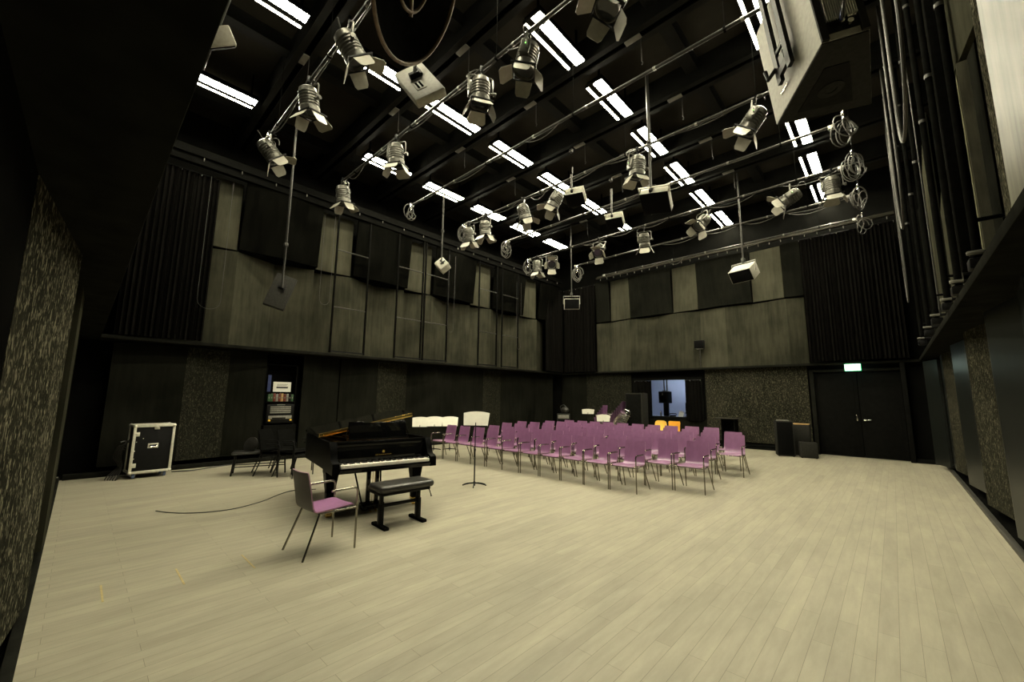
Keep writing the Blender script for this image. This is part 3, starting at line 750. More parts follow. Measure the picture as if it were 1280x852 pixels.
# tall cabinet, lectern, loudspeakers along the back wall
tc = thing('tall_cabinet', 'tall black upright cabinet standing beside the control room window', 'cabinet', (-6.92, 14.12, 0), R(-4))
MB().span((-.33, -.22, .06), (.33, .22, 1.74), bev=.012).build('body', 'dark_cab', tc)
MB().span((-.30, -.232, .10), (.30, -.218, 1.70), bev=.004).build('front_panel', 'black_matte', tc)
for sx in (-.26, .26):
    for sy in (-.16, .16): MB().cyl((sx - .015, sy, .032), (sx + .015, sy, .032), .032).box((sx, sy, .055), (.05, .05, .02)).build('caster', 'black', tc)
lc = thing('lectern', 'black open-fronted lectern with overhanging flat top by the back wall', 'lectern', (-3.86, 14.25, 0), R(-3))
MB().span((-.20, -.18, 0), (-.18, .18, .93)).span((.18, -.18, 0), (.20, .18, .93)).span((-.18, .16, 0), (.18, .18, .93)).span((-.18, -.18, .02), (.18, .16, .05)).build('body', 'black_matte', lc)
MB().span((-.38, -.26, .93), (.27, .22, .955), bev=.004).build('top', 'dark_cab', lc)
MB().span((-.18, -.17, .50), (.18, .16, .52)).build('shelf', 'black_matte', lc)
MB().tube([(.12, 0, .955), (.13, 0, .985), (.17, .02, .99)], .010, 6).build('microphone_clip', 'black', lc)
def floor_speaker(label, loc, rz, w_, d, h, mm, extra=None):
    t = thing('floor_loudspeaker', label, 'loudspeaker', loc, rz)
    MB().span((-w_ / 2, -d / 2, .015), (w_ / 2, d / 2, h), bev=.012).build('cabinet', mm, t)
    MB().span((-w_ / 2 + .025, -d / 2 - .012, .045), (w_ / 2 - .025, -d / 2 + .004, h - .03), bev=.006).build('grille', 'grille' if extra != 'brown' else 'dark_cab', t)
    for sx in (-1, 1):
        for sy in (-1, 1): MB().cyl((sx * (w_ / 2 - .04), sy * (d / 2 - .04), 0), (sx * (w_ / 2 - .04), sy * (d / 2 - .04), .02), .018).build('foot', 'black', t)
    return t
s1 = floor_speaker('tall black loudspeaker standing nearest the lectern by the back wall', (-2.33, 13.72, 0), R(18), .42, .34, .96, 'dark_cab')
MB().span((-.15, -.12, .96), (.13, .12, .985), bev=.006).build('top_plate', 'rack_silver', s1)
s2 = floor_speaker('brown loudspeaker with bare wood top edge behind the small one', (-1.99, 14.22, 0), R(4), .42, .30, .86, 'dark_cab', 'brown')
MB().span((-.205, -.155, .86), (.205, .155, .882), bev=.004).build('wooden_top', 'wood', s2)
floor_speaker('small low loudspeaker box on the floor nearest the double door', (-1.80, 13.72, 0), R(14), .40, .30, .41, 'dark_cab', 'brown')

# surround speaker on a post above the window
sp = thing('wall_loudspeaker', 'small black square loudspeaker on a post above the control room window', 'loudspeaker', (-4.76, 14.62, 2.62))
MB().span((-.014, -.01, 0), (.014, .02, .66), bev=.002).build('post', 'pipe', sp)
MB().span((-.10, -.07, .65), (.11, .05, .665), bev=.002).build('shelf', 'rack_silver', sp)
MB().span((-.16, -.09, .668), (.16, .04, .95), bev=.008).build('cabinet', 'black', sp)
MB().span((-.145, -.098, .682), (.145, -.088, .936), bev=.003).build('grille', 'grille', sp)

# exit sign
ex = thing('exit_sign', 'lit green and white exit sign above the double door', 'sign', (-.735, 14.52, 2.36))
MB().span((-.175, -.03, 0), (.175, .03, .19), bev=.004).build('housing', 'exit_green', ex)
MB().span((-.158, -.034, .014), (.158, .034, .176), bev=.002).build('lit_panel', 'exit_white', ex)
MB().cyl((-.1, 0, .19), (-.1, 0, .24), .006).cyl((.1, 0, .19), (.1, 0, .24), .006).build('hanger', 'black', ex)

# control room contents
dk = thing('mixing_desk', 'grey desk top along the control room window sill', 'desk', (-6.0, 15.42, 0))
MB().span((-1.25, -.35, .86), (1.15, .35, .90), bev=.006).build('top', 'desk', dk)
for x in (-1.15, 1.05): MB().span((x - .03, -.3, 0), (x + .03, .3, .86)).build('leg', 'black', dk)
mo = thing('studio_monitor', 'black studio loudspeaker on a ceiling pole behind the window', 'loudspeaker', (-6.30, 15.22, 1.60), R(-18))
MB().span((-.19, -.15, -.22), (.19, .15, .22), bev=.02).build('cabinet', 'black', mo)
MB().cyl((0, -.152, -.06), (0, -.160, -.06), .12, seg=24).build('woofer', 'grille', mo)
MB().cyl((0, -.152, .12), (0, -.158, .12), .04, seg=18).build('tweeter', 'chrome', mo)
MB().cyl((-.07, .05, .22), (-.07, .05, 1.28), .025).cyl((.06, .05, .22), (.06, .05, 1.28), .025).box((0, .05, .235), (.24, .12, .03), bev=.004).build('ceiling_pole', 'chrome', mo)
MB().span((-.10, 0, -.7), (.10, .08, -.22)).build('lower_bracket', 'black', mo)
sc = thing('computer_screen', 'black computer screen standing on the control room desk', 'screen', (-5.28, 15.4, .90), R(14))
MB().span((-.33, -.02, .10), (.33, .02, .50), bev=.008).build('panel', 'screen', sc)
MB().span((-.03, -.0, .0), (.03, .04, .2)).span((-.12, -.08, 0), (.12, .1, .012)).build('foot', 'black', sc)
dl = thing('desk_lamp', 'small white desk lamp in front of the computer screen', 'lamp', (-5.52, 15.16, .90))
MB().cyl((0, 0, 0), (0, 0, .02), .06).build('base', 'chrome', dl)
MB().tube([(0, 0, .02), (-.05, 0, .14), (.08, 0, .28)], .008, 8).build('arm', 'chrome', dl)
MB().lathe([(.02, .06), (.05, 0), (.055, -.02)], 14, T=Matrix.Translation((.09, 0, .28)) @ Matrix.Rotation(R(30), 4, 'Y')).build('shade', 'cream', dl)
ph = thing('desk_telephone', 'black telephone on the control room desk', 'telephone', (-6.0, 15.15, .90), .2)
MB().span((-.11, -.08, 0), (.11, .08, .05), bev=.015).build('base', 'black', ph)
MB().tube([(-.12, .02, .08), (-.09, .02, .10), (.09, .02, .10), (.12, .02, .08)], [.026, .018, .018, .026], 8).build('handset', 'black', ph)
pp = thing('paper_sheaf', 'white paper sheets propped on the control room desk', 'paper', (-5.72, 15.14, .90), -.3)
MB().box((0, 0, .10), (.16, .004, .22), rot=(R(-25), 0, 0)).box((.05, -.03, .08), (.16, .004, .20), rot=(R(-40), 0, .4)).build('sheets', 'paper', pp, 0)
MB().span((-.1, -.02, 0), (.1, .06, .02), bev=.003).build('holder', 'chrome', pp)
bt = MB().lathe([(.03, 0), (.03, .14), (.012, .17), (.012, .2)], 12)
tag(bt.build('water_bottle', 'chrome', loc=(-6.45, 15.12, .90)), 'small pale bottle on the desk below the studio loudspeaker', 'bottle')
sl = thing('studio_ceiling_light', 'cool white ceiling light inside the control room', 'ceiling light', (-6.2, 16.3, 2.86))
MB().span((-.6, -.15, 0), (.6, .15, .04), bev=.004).build('housing', 'alu', sl)
MB().span((-.57, -.12, -.012), (.57, .12, .004)).build('diffuser', 'studio_lamp', sl, 0)

# ------------------------------------------------------------------ curtains
def curtain(name, label, p0, p1, z0, z1, folds, amp=.05, group=None, th=.012):
    a, b = Vector((*p0, 0)), Vector((*p1, 0)); d = b - a; nrm = Vector((-d.y, d.x, 0)).normalized()
    n = folds * 10; vs = []; fs = []; lv = [z0, z0 + (z1 - z0) * .33, z0 + (z1 - z0) * .7, z1]
    for s in (0, 1):
        for li, z in enumerate(lv):
            for i in range(n + 1):
                t = i / n; f = amp * (math.sin(2 * PI * folds * t + .5 * math.sin(5 * t)) + .35 * math.sin(2 * PI * folds * 2.3 * t + li * .25))
                q = a + d * t + nrm * (f * (1 - .25 * li / 3) + th * s); vs.append((q.x, q.y, z))
    W = n + 1; K = len(lv) * W
    for l in range(len(lv) - 1):
        for i in range(n):
            q = [l * W + i, l * W + i + 1, (l + 1) * W + i + 1, (l + 1) * W + i]; fs.append(q); fs.append([j + K for j in q[::-1]])
    for i in range(n):
        for l in (0, len(lv) - 1): fs.append([l * W + i, l * W + i + 1, K + l * W + i + 1, K + l * W + i])
    for l in range(len(lv) - 1):
        for i in (0, n): fs.append([l * W + i, (l + 1) * W + i, K + (l + 1) * W + i, K + l * W + i])
    t = thing(name, label, 'curtain', group=group)
    MB().add(vs, fs).build('cloth', 'curtain', t, 60)
    r = MB().cyl((a.x, a.y, z1 + .015), (b.x, b.y, z1 + .015), .014, seg=8)
    r.build('rail', 'black', t)
    k = max(3, int(d.length / .28))
    for i in range(k + 1):
        q = a + d * (i / k); MB().box((q.x, q.y, z1 + .0), (.012, .012, .05)).build('hook', 'rack_silver', t)
    return t
curtain('stage_curtain', 'black drape on the ladder wall above the flight case', (-10.62, .32), (-10.62, 1.66), 2.66, 6.3, 15, .04)
curtain('stage_curtain', 'black corner drape at the end of the ladder wall', (-10.55, 13.35), (-10.55, 14.5), 2.66, 6.3, 8)
curtain('stage_curtain', 'black corner drape on the back wall beside the far corner', (-10.45, 14.5), (-8.86, 14.5), 2.64, 6.3, 10)
curtain('stage_curtain', 'wide black drape hanging above the double door', (-1.68, 14.5), (.42, 14.5), 2.66, 6.35, 24, .04)
curtain('window_curtain', 'black curtain at the tall cabinet side of the control room window', (-7.26, 14.72), (-6.66, 14.86), .86, 2.2, 5, .03)
curtain('window_curtain', 'black curtain at the lectern side of the control room window', (-5.36, 14.72), (-4.84, 14.72), .80, 2.2, 4, .03)
# curtain track along the back wall
tr = thing('curtain_track', 'long grey curtain track above the back wall boards', 'rail', (0, 0, 0))
MB().span((-8.6, 14.28, 6.48), (.45, 14.42, 6.56), bev=.004).span((-8.6, 14.20, 6.44), (.45, 14.28, 6.48), bev=.004).build('rail', 'rail_dim', tr)
for k in range(30): MB().box((-8.4 + k * .3, 14.24, 6.40), (.016, .016, .09)).build('hook', 'grey_plate', tr)
tr = thing('curtain_track', 'dark curtain track along the top of the ladder wall', 'rail', (0, 0, 0))
MB().span((-10.52, .3, 6.42), (-10.40, 14.2, 6.78), bev=.004).span((-10.40, .3, 6.58), (-10.34, 14.2, 6.62), bev=.004).build('rail', 'pole_black', tr)  # rail made deeper than a plain track to shade the boards behind
for k in range(20): MB().box((-10.37, .6 + k * .7, 6.55), (.016, .016, .08)).build('hook', 'grey_plate', tr)

# ------------------------------------------------------------------ ladder frames on the long wall
for i, (a, b) in enumerate(((4.44, 5.385), (6.35, 7.27), (7.36, 8.295), (9.74, 10.67), (10.96, 11.88))):
    f = 10.45 / 10.85; X = -10.45; a *= f; b *= f
    t = thing('ladder_frame', 'tall black steel ladder frame standing on the gallery ledge, %s from the flight case' % ORD[i], 'ladder', (X, a, 2.64), group='steel ladder frames on the long wall')
    for yy in (0, b - a): MB().box((0, yy, 1.97), (.045, .045, 3.94), bev=.006).build('upright', 'pole_black', t)
    for zz in (1.20, 2.75): MB().cyl((0, 0, zz), (0, b - a, zz), .016).build('rung', 'pipe', t)
    MB().box((0, (b - a) / 2, .03), (.04, b - a, .04)).box((0, (b - a) / 2, 3.92), (.04, b - a, .04)).build('end_bar', 'black', t)
    MB().box((-.11, 0, 3.75), (.22, .03, .03)).box((-.11, b - a, 3.75), (.22, .03, .03)).build('wall_bracket', 'black', t)
# thin cable loops hanging before the long wall
for i, (y0, y1, zt, zb_, lab) in enumerate(((1.45, 1.85, 6.2, 3.25, 'thin cable loop hanging before the black drape and first boards'), (3.86, 4.12, 6.2, 3.75, 'thin cable loop hanging before the first ladder frame'), (7.9, 8.15, 6.2, 3.55, 'thin cable loop hanging before the third ladder frame'), (11.2, 11.45, 6.0, 3.3, 'thin cable loop hanging before the last ladder frame'))):
    pts = [(-10.3, y0, zt), (-10.3, y0, zb_ + .3)] + bez((-10.3, y0, zb_ + .25), (-10.3, y0, zb_), (-10.3, y1, zb_), (-10.3, y1, zb_ + .25), 8) + [(-10.3, y1, zt)]
    tag(MB().tube(pts, .0045, 6).build('hanging_cable', 'cable_black'), lab, 'cable')

# ------------------------------------------------------------------ flight case
fc = thing('flight_case', 'black wheeled flight case with aluminium edges by the long wall', 'flight case', (-10.42, 1.035, 0), R(4))
W, D, Z0, Z1 = .56, .42, .115, .945   # along y, along x, bottom, top
MB().span((-D / 2, -W / 2, Z0), (D / 2, W / 2, Z1), bev=.004).build('body', 'case_black', fc)
e = MB(); q = .017
for sx in (-1, 1):
    for sy in (-1, 1): e.box((sx * D / 2, sy * W / 2, (Z0 + Z1) / 2), (.042, .042, Z1 - Z0), bev=.004)
    for z in (Z0, Z1): e.box((sx * D / 2, 0, z), (.042, W, .042), bev=.004)
for sy in (-1, 1):
    for z in (Z0, Z1): e.box((0, sy * W / 2, z), (D, .042, .042), bev=.004)
e.box((0, 0, Z1 + .012), (D + .02, W + .02, .03), bev=.005)
e.build('edging', 'alu', fc)
for sx in (-1, 1):
    for sy in (-1, 1):
        for z in (Z0, Z1): MB().ball((sx * D / 2, sy * W / 2, z), .034, seg=10).build('corner_ball', 'alu', fc)
hd = MB().box((D / 2 + .006, .0, .58), (.012, .15, .085), bev=.004)
hdl = hd.build('handle_plate', 'alu', fc)
MB().box((D / 2 + .010, 0, .58), (.012, .105, .045), bev=.002).build('recess', 'case_black', hdl)
MB().tube([(D / 2 + .018, -.05, .575), (D / 2 + .026, -.04, .565), (D / 2 + .026, .04, .565), (D / 2 + .018, .05, .575)], .006, 6).build('grip', 'chrome', hdl)
for (yy, zz) in ((-.245, .80), (-.245, .24), (.03, .915)):
    L = MB().box((D / 2 + .008, yy, zz), (.018, .075, .075), bev=.005).box((D / 2 + .018, yy, zz), (.014, .04, .03), bev=.003).build('latch', 'alu', fc)
for zz, yy in ((.72, -.15), (.66, -.24), (.5, -.25), (.36, -.25)): MB().cyl((D / 2, yy, zz), (D / 2 + .008, yy, zz), .008, seg=8).build('rivet', 'alu', fc)
for sx in (-.15, .15):
    for sy in (-.22, .22):
        c = MB().box((sx, sy, .100), (.085, .085, .02)).box((sx, sy - .028, .065), (.05, .006, .06)).box((sx, sy + .028, .065), (.05, .006, .06)).build('caster', 'alu', fc)
        MB().cyl((sx, sy - .02, .045), (sx, sy + .02, .045), .045, seg=18).build('wheel', 'blue_wheel', c)
cb = MB()
for k in range(5):
    x0 = -10.36 - .04 * k; y0 = .70 - .012 * k
    cb.tube(smooth_path([(x0, y0 + .03, .70 - .05 * k), (x0 + .02, y0 - .05, .58), (x0, y0 - .06 - .01 * k, .38), (x0 + .02, y0 - .03, .22), (x0 + .06, y0 - .07 - .02 * k, .06), (x0 + .14, y0 - .10 - .02 * k, .012)]), .010, 6)
cb.tube(smooth_path([(-10.3, .72, .66), (-10.25, .66, .68), (-10.22, .60, .67)]), .012, 6)
tag(cb.build('cable_bundle', 'cable_black'), 'bundle of black cables hanging beside the flight case', 'cable')
tag(MB().tube(smooth_path([(-10.6, 1.42, .012), (-10.55, 1.55, .012), (-10.5, 1.75, .012), (-10.66, 2.1, .012), (-10.78, 2.5, .012)]), .011, 6).build('floor_cable', 'cable_black'), 'black cable on the floor between flight case and wall', 'cable')
tag(MB().box((-10.86, 1.42, .72), (.02, .035, .05), bev=.004).build('wall_socket', 'amber'), 'small amber wall plate beside the flight case', 'socket')
# cable on the floor to the piano
tag(MB().tube(smooth_path([(-7.26, .86, .007), (-7.08, .95, .007), (-6.88, 1.10, .007), (-6.71, 1.35, .007), (-6.68, 1.64, .007), (-6.85, 2.0, .007), (-7.12, 2.30, .007), (-7.25, 2.55, .007), (-7.1, 2.85, .007)]), .006, 6).build('floor_cable', 'cable_black'), 'long black cable curving over the open floor to the piano', 'cable')

# ------------------------------------------------------------------ rack in the wall niche
rk = thing('equipment_rack', 'black equipment rack with silver faced units in the wall niche', 'rack', (-11.12, 3.43, 0))
MB().span((-.22, -.36, 0), (.18, .36, .82)).span((-.22, -.36, .82), (.0, -.33, 2.3)).span((-.22, .33, .82), (.0, .36, 2.3)).span((-.22, -.33, 1.36), (.10, .33, 1.385)).span((-.22, -.36, 2.28), (0, .36, 2.30)).build('frame', 'black_matte', rk)
MB().span((-.22, -.30, .86), (.10, .30, 1.32), bev=.01).build('rack_case', 'black', rk)
for k in range(4):
    MB().span((.095, -.23, 1.10 + k * .045), (.112, .23, 1.128 + k * .045), bev=.003).build('rack_unit', 'rack_silver', rk)
u = MB().span((.095, -.26, .96), (.115, .26, 1.04), bev=.004).build('rack_unit', 'rack_silver', rk)
MB().span((.112, -.18, .965), (.120, .12, .995)).build('vent', 'black', u)
for yy in (-.24, .24): MB().box((.118, yy, .93), (.01, .05, .035), bev=.003).build('amber_tag', 'amber', u)
MB().span((.095, -.09, 1.295), (.112, .09, 1.315)).build('name_plate', 'rack_silver', rk)
no = thing('paper_notice', 'white printed notice taped above the rack shelf', 'notice', (-11.02, 3.42, 1.62))
MB().span((-.004, -.20, 0), (.004, .20, .24)).build('sheet', 'paper', no, 0)
MB().span((.0045, -.13, .085), (.0055, .13, .125)).span((.0045, -.12, .15), (.0055, .10, .158)).span((.0045, -.12, .175), (.0055, .12, .183)).build('print', 'ink', no, 0)
tag(MB().span((-11.05, 3.10, 1.62), (-11.03, 3.17, 2.02)).build('label_strip', 'blue'), 'narrow blue strip label at the edge of the wall niche', 'label')
bc = ['green', 'green', 'red', 'rack_silver', 'red', 'wood', 'red', 'rack_silver', 'black', 'green']
for k, c in enumerate(bc):
    t = thing('ring_binder', '%s ring binder on the rack shelf, %s from the flight case side' % ({'green': 'green', 'red': 'red', 'rack_silver': 'grey', 'wood': 'tan', 'black': 'black'}[c], ORD[k]), 'binder', (-11.1, 3.15 + k * .058, 1.385), group='ring binders on the rack shelf')
    MB().span((-.07, -.025, 0), (.09, .025, .175 + .01 * (k % 3)), bev=.003).build('cover', c, t)
    MB().span((.0905, -.012, .07), (.0915, .012, .11)).build('spine_label', 'grey_plate', t, 0)

# ------------------------------------------------------------------ black seats and bench behind the piano
bb = thing('keyboard_bench', 'low black padded bench by the wall behind the piano', 'bench', (-9.35, 2.62, 0), R(72))
MB().box((0, 0, .415), (.95, .36, .05), bev=.02, seg=3).build('seat', 'leather', bb)
for sx in (-.42, .42):
    for sy in (-.15, .15): MB().tube([(sx, sy, .39), (sx * 1.08, sy * 1.2, 0)], .014, 8).build('leg', 'black', bb)
MB().cyl((-.43, -.16, .16), (.43, -.16, .16), .010).cyl((-.43, .16, .16), (.43, .16, .16), .010).build('stretcher', 'pipe', bb)
MB().cyl((-.46, -.185, .40), (.46, -.185, .40), .012).build('front_rail', 'pipe', bb)
st = thing('drum_stool', 'round black stool seat tipped on the low bench behind the piano', 'stool', (-9.42, 2.45, .55), R(30))
MB().lathe([(0, -.03), (.14, -.03), (.155, -.01), (.155, .015), (.13, .03), (0, .032)], 22, T=Matrix.Rotation(R(75), 4, 'X')).build('seat', 'leather', st)
MB().cyl((0, .03, 0), (0, .15, -.02), .014).build('stem', 'chrome', st)
for i, (x, y, z, rz) in enumerate(((-8.95, 2.78, 0, 2.2), (-8.98, 2.76, .075, 2.22), (-8.60, 3.0, 0, 2.0), (-8.62, 2.98, .075, 2.02))):
    chair_variant('stacking_chair', 'black stacking chair behind the piano, %s chair of the %s pair' % (('lower', 'upper')[i % 2], ('bench side', 'tail side')[i // 2]), 'black_matte', 'black_matte', (x, y, z), rz, group='black chairs behind the piano', tube='black')

# ------------------------------------------------------------------ lighting pipes
PIPES = [(1.94, -8.3, -.45), (3.60, -8.75, -.45), (5.32, -8.6, -.4), (7.00, -8.5, -.4), (8.69, -8.4, -.35), (10.43, -9.0, -.35), (12.1, -8.2, -.35), (13.8, -8.0, -.30)]
ZP = 6.40
def sag(x0, x1, y, z, d, n=8): return [(x0 + (x1 - x0) * i / n, y + .03, z - d * (1 - (2 * i / n - 1) ** 2)) for i in range(n + 1)]
for i, (y, x0, x1) in enumerate(PIPES):
    t = thing('lighting_pipe', 'dark steel lighting pipe hung across the hall, %s from the piano-end wall' % ORD[i], 'pipe', (0, y, ZP), group='lighting pipes')
    MB().cyl((x0, 0, 0), (x1, 0, 0), .026, seg=12).build('tube', 'pipe', t)
    for x in (x0 + .6, x0 + 2.8, x0 + 5.0, x1 - .8): MB().cyl((x, 0, 0), (x, 0, 1.25), .0035, seg=6).box((x, 0, .0), (.03, .065, .07), bev=.004).build('suspension_wire', 'pole_black', t)
    cb = MB(); x = x0 + .2
    rr = random.Random(40 + i)
    while x < x1 - 1.2:
        l = rr.uniform(.8, 1.6)
        cb.tube(sag(x, x + l, 0, .02, rr.uniform(.01, .13)), .009, 6)
        if rr.random() < .5: cb.tube(sag(x + .1, x + l * .8, -.04, .0, rr.uniform(.02, .2)), .007, 6)
        x += l
    cb.build('cables', 'cable', t)
    for x in (x0 + .03, x1 - .03): MB().box((x, 0, -.02), (.10, .07, .08), bev=.01).build('end_box', 'rack_silver', t)
    for k in range(7):
        x = x0 + (k + .5) * (x1 - x0) / 7; MB().cyl((x - .02, 0, 0), (x + .02, 0, 0), .031, seg=10).build('coupler', 'rack_silver', t)
t = thing('lighting_pipe', 'bare grey pipe in the top corner beside the ceiling light', 'pipe', (0, .72, 6.3))
MB().cyl((-7.0, 0, 0), (-3.2, 0, 0), .030, seg=12).build('tube', 'pipe', t)
MB().cyl((-6.8, 0, 0), (-6.8, 0, 1.3), .008, seg=6).cyl((-4, 0, 0), (-4, 0, 1.3), .008, seg=6).build('suspension', 'black', t)

# coils of spare cable at the pipe ends
def coil(label, loc, r, seed, turns=5, rz=0., hang=.25, group=None):
    rr = random.Random(seed); t = thing('hanging_cable_coil', label, 'cable coil', loc, rz, group)
    if loc[0] > -1: MB().cyl((0, 0, 0), (0, 0, 7.62 - loc[2]), .005, seg=6).build('hanger_wire', 'black', t)
    pts = []
    n = 16
    for k in range(turns * n):
        a = 2 * PI * k / n; lp = k // n; q = r * (.72 + .16 * math.sin(lp * 2.3 + seed) + .10 * math.sin(k * .41 + seed))
        pts.append((q * (.80 + .12 * math.sin(lp * 1.7 + seed)) * math.cos(a) + .05 * math.sin(k * .13 + seed * 2), .09 * math.sin(k * .21 + seed), q * 1.25 * math.sin(a) - r - hang * .4 + .05 * math.sin(lp * 2.9 + seed)))
    MB().tube(pts, .010, 6).build('loops', 'cable', t)
    MB().tube(smooth_path([(0, 0, 0), (.02, .01, -.08), (0, 0, -.2 - hang * .3)]), .012, 6).box((0, 0, -.06), (.05, .05, .14), bev=.01).build('plug', 'chrome', t)
    return t
coil('coil of cable at the drape end of the first lighting pipe', (-8.05, 1.9, 6.36), .15, 1, 4, .5)
coil('coil of cable at the ladder-wall end of the second pipe', (-8.72, 3.62, 6.36), .17, 2, 5, .3)
coil('coil of cable at the ladder-wall end of the third pipe', (-8.45, 5.2, 6.36), .16, 3, 4, 1.2)
coil('coil of cable at the ladder-wall end of the fourth pipe', (-8.40, 6.9, 6.36), .20, 4, 6, .6)
coil('coil of cable at the ladder-wall end of the fifth pipe', (-8.35, 8.55, 6.36), .20, 5, 6, .9)
coil('coil of cable at the ladder-wall end of the sixth pipe', (-9.0, 10.35, 6.36), .22, 6, 5, .4)
coil('coil of cable at the ladder-wall end of the seventh pipe', (-8.05, 12.0, 6.36), .24, 7, 6, .7)
coil('coil of cable at the exit-door end of the fifth pipe', (-.20, 8.69, 6.60), .22, 8, 6, .7)
coil('coil of cable at the exit-door end of the sixth pipe', (-.17, 10.3, 6.62), .24, 9, 7, .6)
coil('coil of cable at the exit-door end of the seventh pipe', (-.17, 12.0, 6.58), .24, 10, 5, .8)
coil('coil of cable at the exit-door end of the eighth pipe', (-.17, 13.75, 6.50), .22, 11, 3, .7)

# ------------------------------------------------------------------ spotlights
def make_spot():
    t = thing('stage_spotlight', 'x', 'spotlight', group='barn door spotlights on the pipes')
    MB().box((0, 0, .02), (.05, .10, .035), bev=.006).box((0, -.04, -.02), (.05, .02, .09), bev=.005).cyl((0, 0, -.03), (0, 0, -.10), .014).cyl((.0, .04, -.01), (0, .08, -.01), .008).build('clamp', 'black', t)
    MB().tube([(-.185, 0, -.36), (-.185, 0, -.14), (-.165, 0, -.11), (.165, 0, -.11), (.185, 0, -.14), (.185, 0, -.36)], .012, 6).build('yoke', 'lamp_body', t)
    b = MB()
    prof = [(.0, .20), (.10, .20), (.125, .18), (.135, .12)]
    z = .12
    for k in range(5): prof += [(.135, z), (.148, z - .008), (.148, z - .022), (.135, z - .03)]; z -= .042
    prof += [(.140, -.10), (.150, -.11), (.150, -.20), (.138, -.20), (.128, -.17)]
    b.lathe(prof, 20)
    b.box((-.15, .03, .03), (.06, .13, .20), bev=.012).cyl((-.2, 0, 0), (.2, 0, 0), .018, seg=10)
    b.cyl((.2, 0, 0), (.235, 0, 0), .032, seg=10)
    body = b.build('lamp_body', 'lamp_body', t, 30, loc=(0, 0, -.36))
    MB().lathe([(0, -.15), (.06, -.155), (.128, -.172)], 20).build('lens', 'lens', body)
    MB().span((-.17, -.17, -.215), (-.14, .17, -.195)).span((.14, -.17, -.215), (.17, .17, -.195)).span((-.14, -.17, -.215), (.14, -.14, -.195)).span((-.14, .14, -.215), (.14, .17, -.195)).build('gel_frame', 'black', body)
    for k in range(4):
        a = R([52, 30, 45, 25][k])
        w0, w1, l = .115, (.145 if k % 2 == 0 else .10), .19
        T = Matrix.Rotation(k * PI / 2, 4, 'Z') @ Matrix.Translation((0, .155, -.215)) @ Matrix.Rotation(-PI / 2 + a, 4, 'X')
        MB().prism([(-w0, 0), (w0, 0), (w1, l * .8), (w1 * .75, l), (-w1 * .75, l), (-w1, l * .8)], -.003, .003, T=T).build('barn_door', 'barn', body, 0)
    MB().tube(smooth_path([(-.12, .06, .17), (-.20, .10, .26), (-.10, .08, .36), (.04, .04, .38)]), .009, 6).build('power_cord', 'cable', body)
    MB().ball((-.183, .03, .06), .009, seg=8).build('indicator', 'led_green', body)
    return t
SPOTS = [  # x, y, z(pipe), yaw deg, tilt deg, label
    (-4.78, 1.94, ZP, -18, 34, 'spotlight beside the round black dish, tilted towards the piano'),
    (-6.18, 1.94, ZP, 20, 12, 'upright spotlight midway along the first lighting pipe'),
    (-8.08, 1.94, ZP, -14, 40, 'spotlight below the cable coil at the drape end of the first pipe'),
    (-6.43, 3.60, ZP, 30, 8, 'spotlight midway along the second pipe, in front of a lit fixture'),
    (-4.08, 3.60, ZP, 60, 5, 'dark spotlight with spread doors between the flat loudspeaker and big light'),
    (-3.18, 3.62, ZP, 130, 12, 'spotlight hung against the brightest ceiling light on the second pipe'),
    (-1.90, 3.66, ZP, 140, 30, 'spotlight cut off by the top edge with one lit barn door'),
    (-8.68, 3.60, ZP, 10, 10, 'spotlight below the coil at the ladder-wall end of the second pipe'),
    (-8.30, 7.00, ZP, 15, 14, 'spotlight below the coil at the ladder-wall end of the fourth pipe'),
    (-7.62, 7.00, ZP, 5, 6, 'spotlight next to the diamond-shaped speaker on the fourth pipe'),
    (-6.22, 7.00, ZP, -45, 16, 'spotlight with looping cord in the middle of the fourth pipe'),
    (-5.28, 7.02, ZP, 127, 27, 'spotlight beside the grey box loudspeaker on the fourth pipe'),
    (-3.26, 7.00, ZP, 60, 8, 'spotlight above the large grey hanging loudspeaker'),
    (-1.27, 7.02, ZP, 102, 36, 'spotlight hung below the big trapezoid loudspeaker corner'),
    (-8.62, 10.43, ZP, 10, 4, 'spotlight at the ladder-wall end of the sixth pipe'),
    (-8.0, 10.43, ZP, 217, 55, 'spotlight facing the camera beside the coil on the sixth pipe'),
    (-6.18, 10.43, ZP, 195, 42, 'spotlight with square door open on the middle of the sixth pipe'),
    (-4.80, 10.60, ZP, 20, 22, 'spotlight hanging over the purple chairs right of the sixth pipe middle'),
    (-3.17, 10.45, ZP, 150, 42, 'tangled spotlight on the sixth pipe between two ceiling light rows'),
    (-1.29, 10.45, ZP, 100, 60, 'spotlight pointing sideways near the exit-door end of the sixth pipe'),
    (-.55, 10.45, ZP, 10, 5, 'dark spotlight at the exit-door end of the sixth pipe'),
]
ps = None
for x, y, z, yw, ti, lab in SPOTS:
    if ps is None: ps = make_spot(); s = ps; s.location = (x, y, z); s['label'] = lab
    else: s = copy_tree(ps, (x, y, z), 0, lab)
    s.rotation_euler.z = R(yw)
    for ch in s.children:
        if ch.name.startswith('lamp_body'): ch.rotation_euler.x = R(ti)

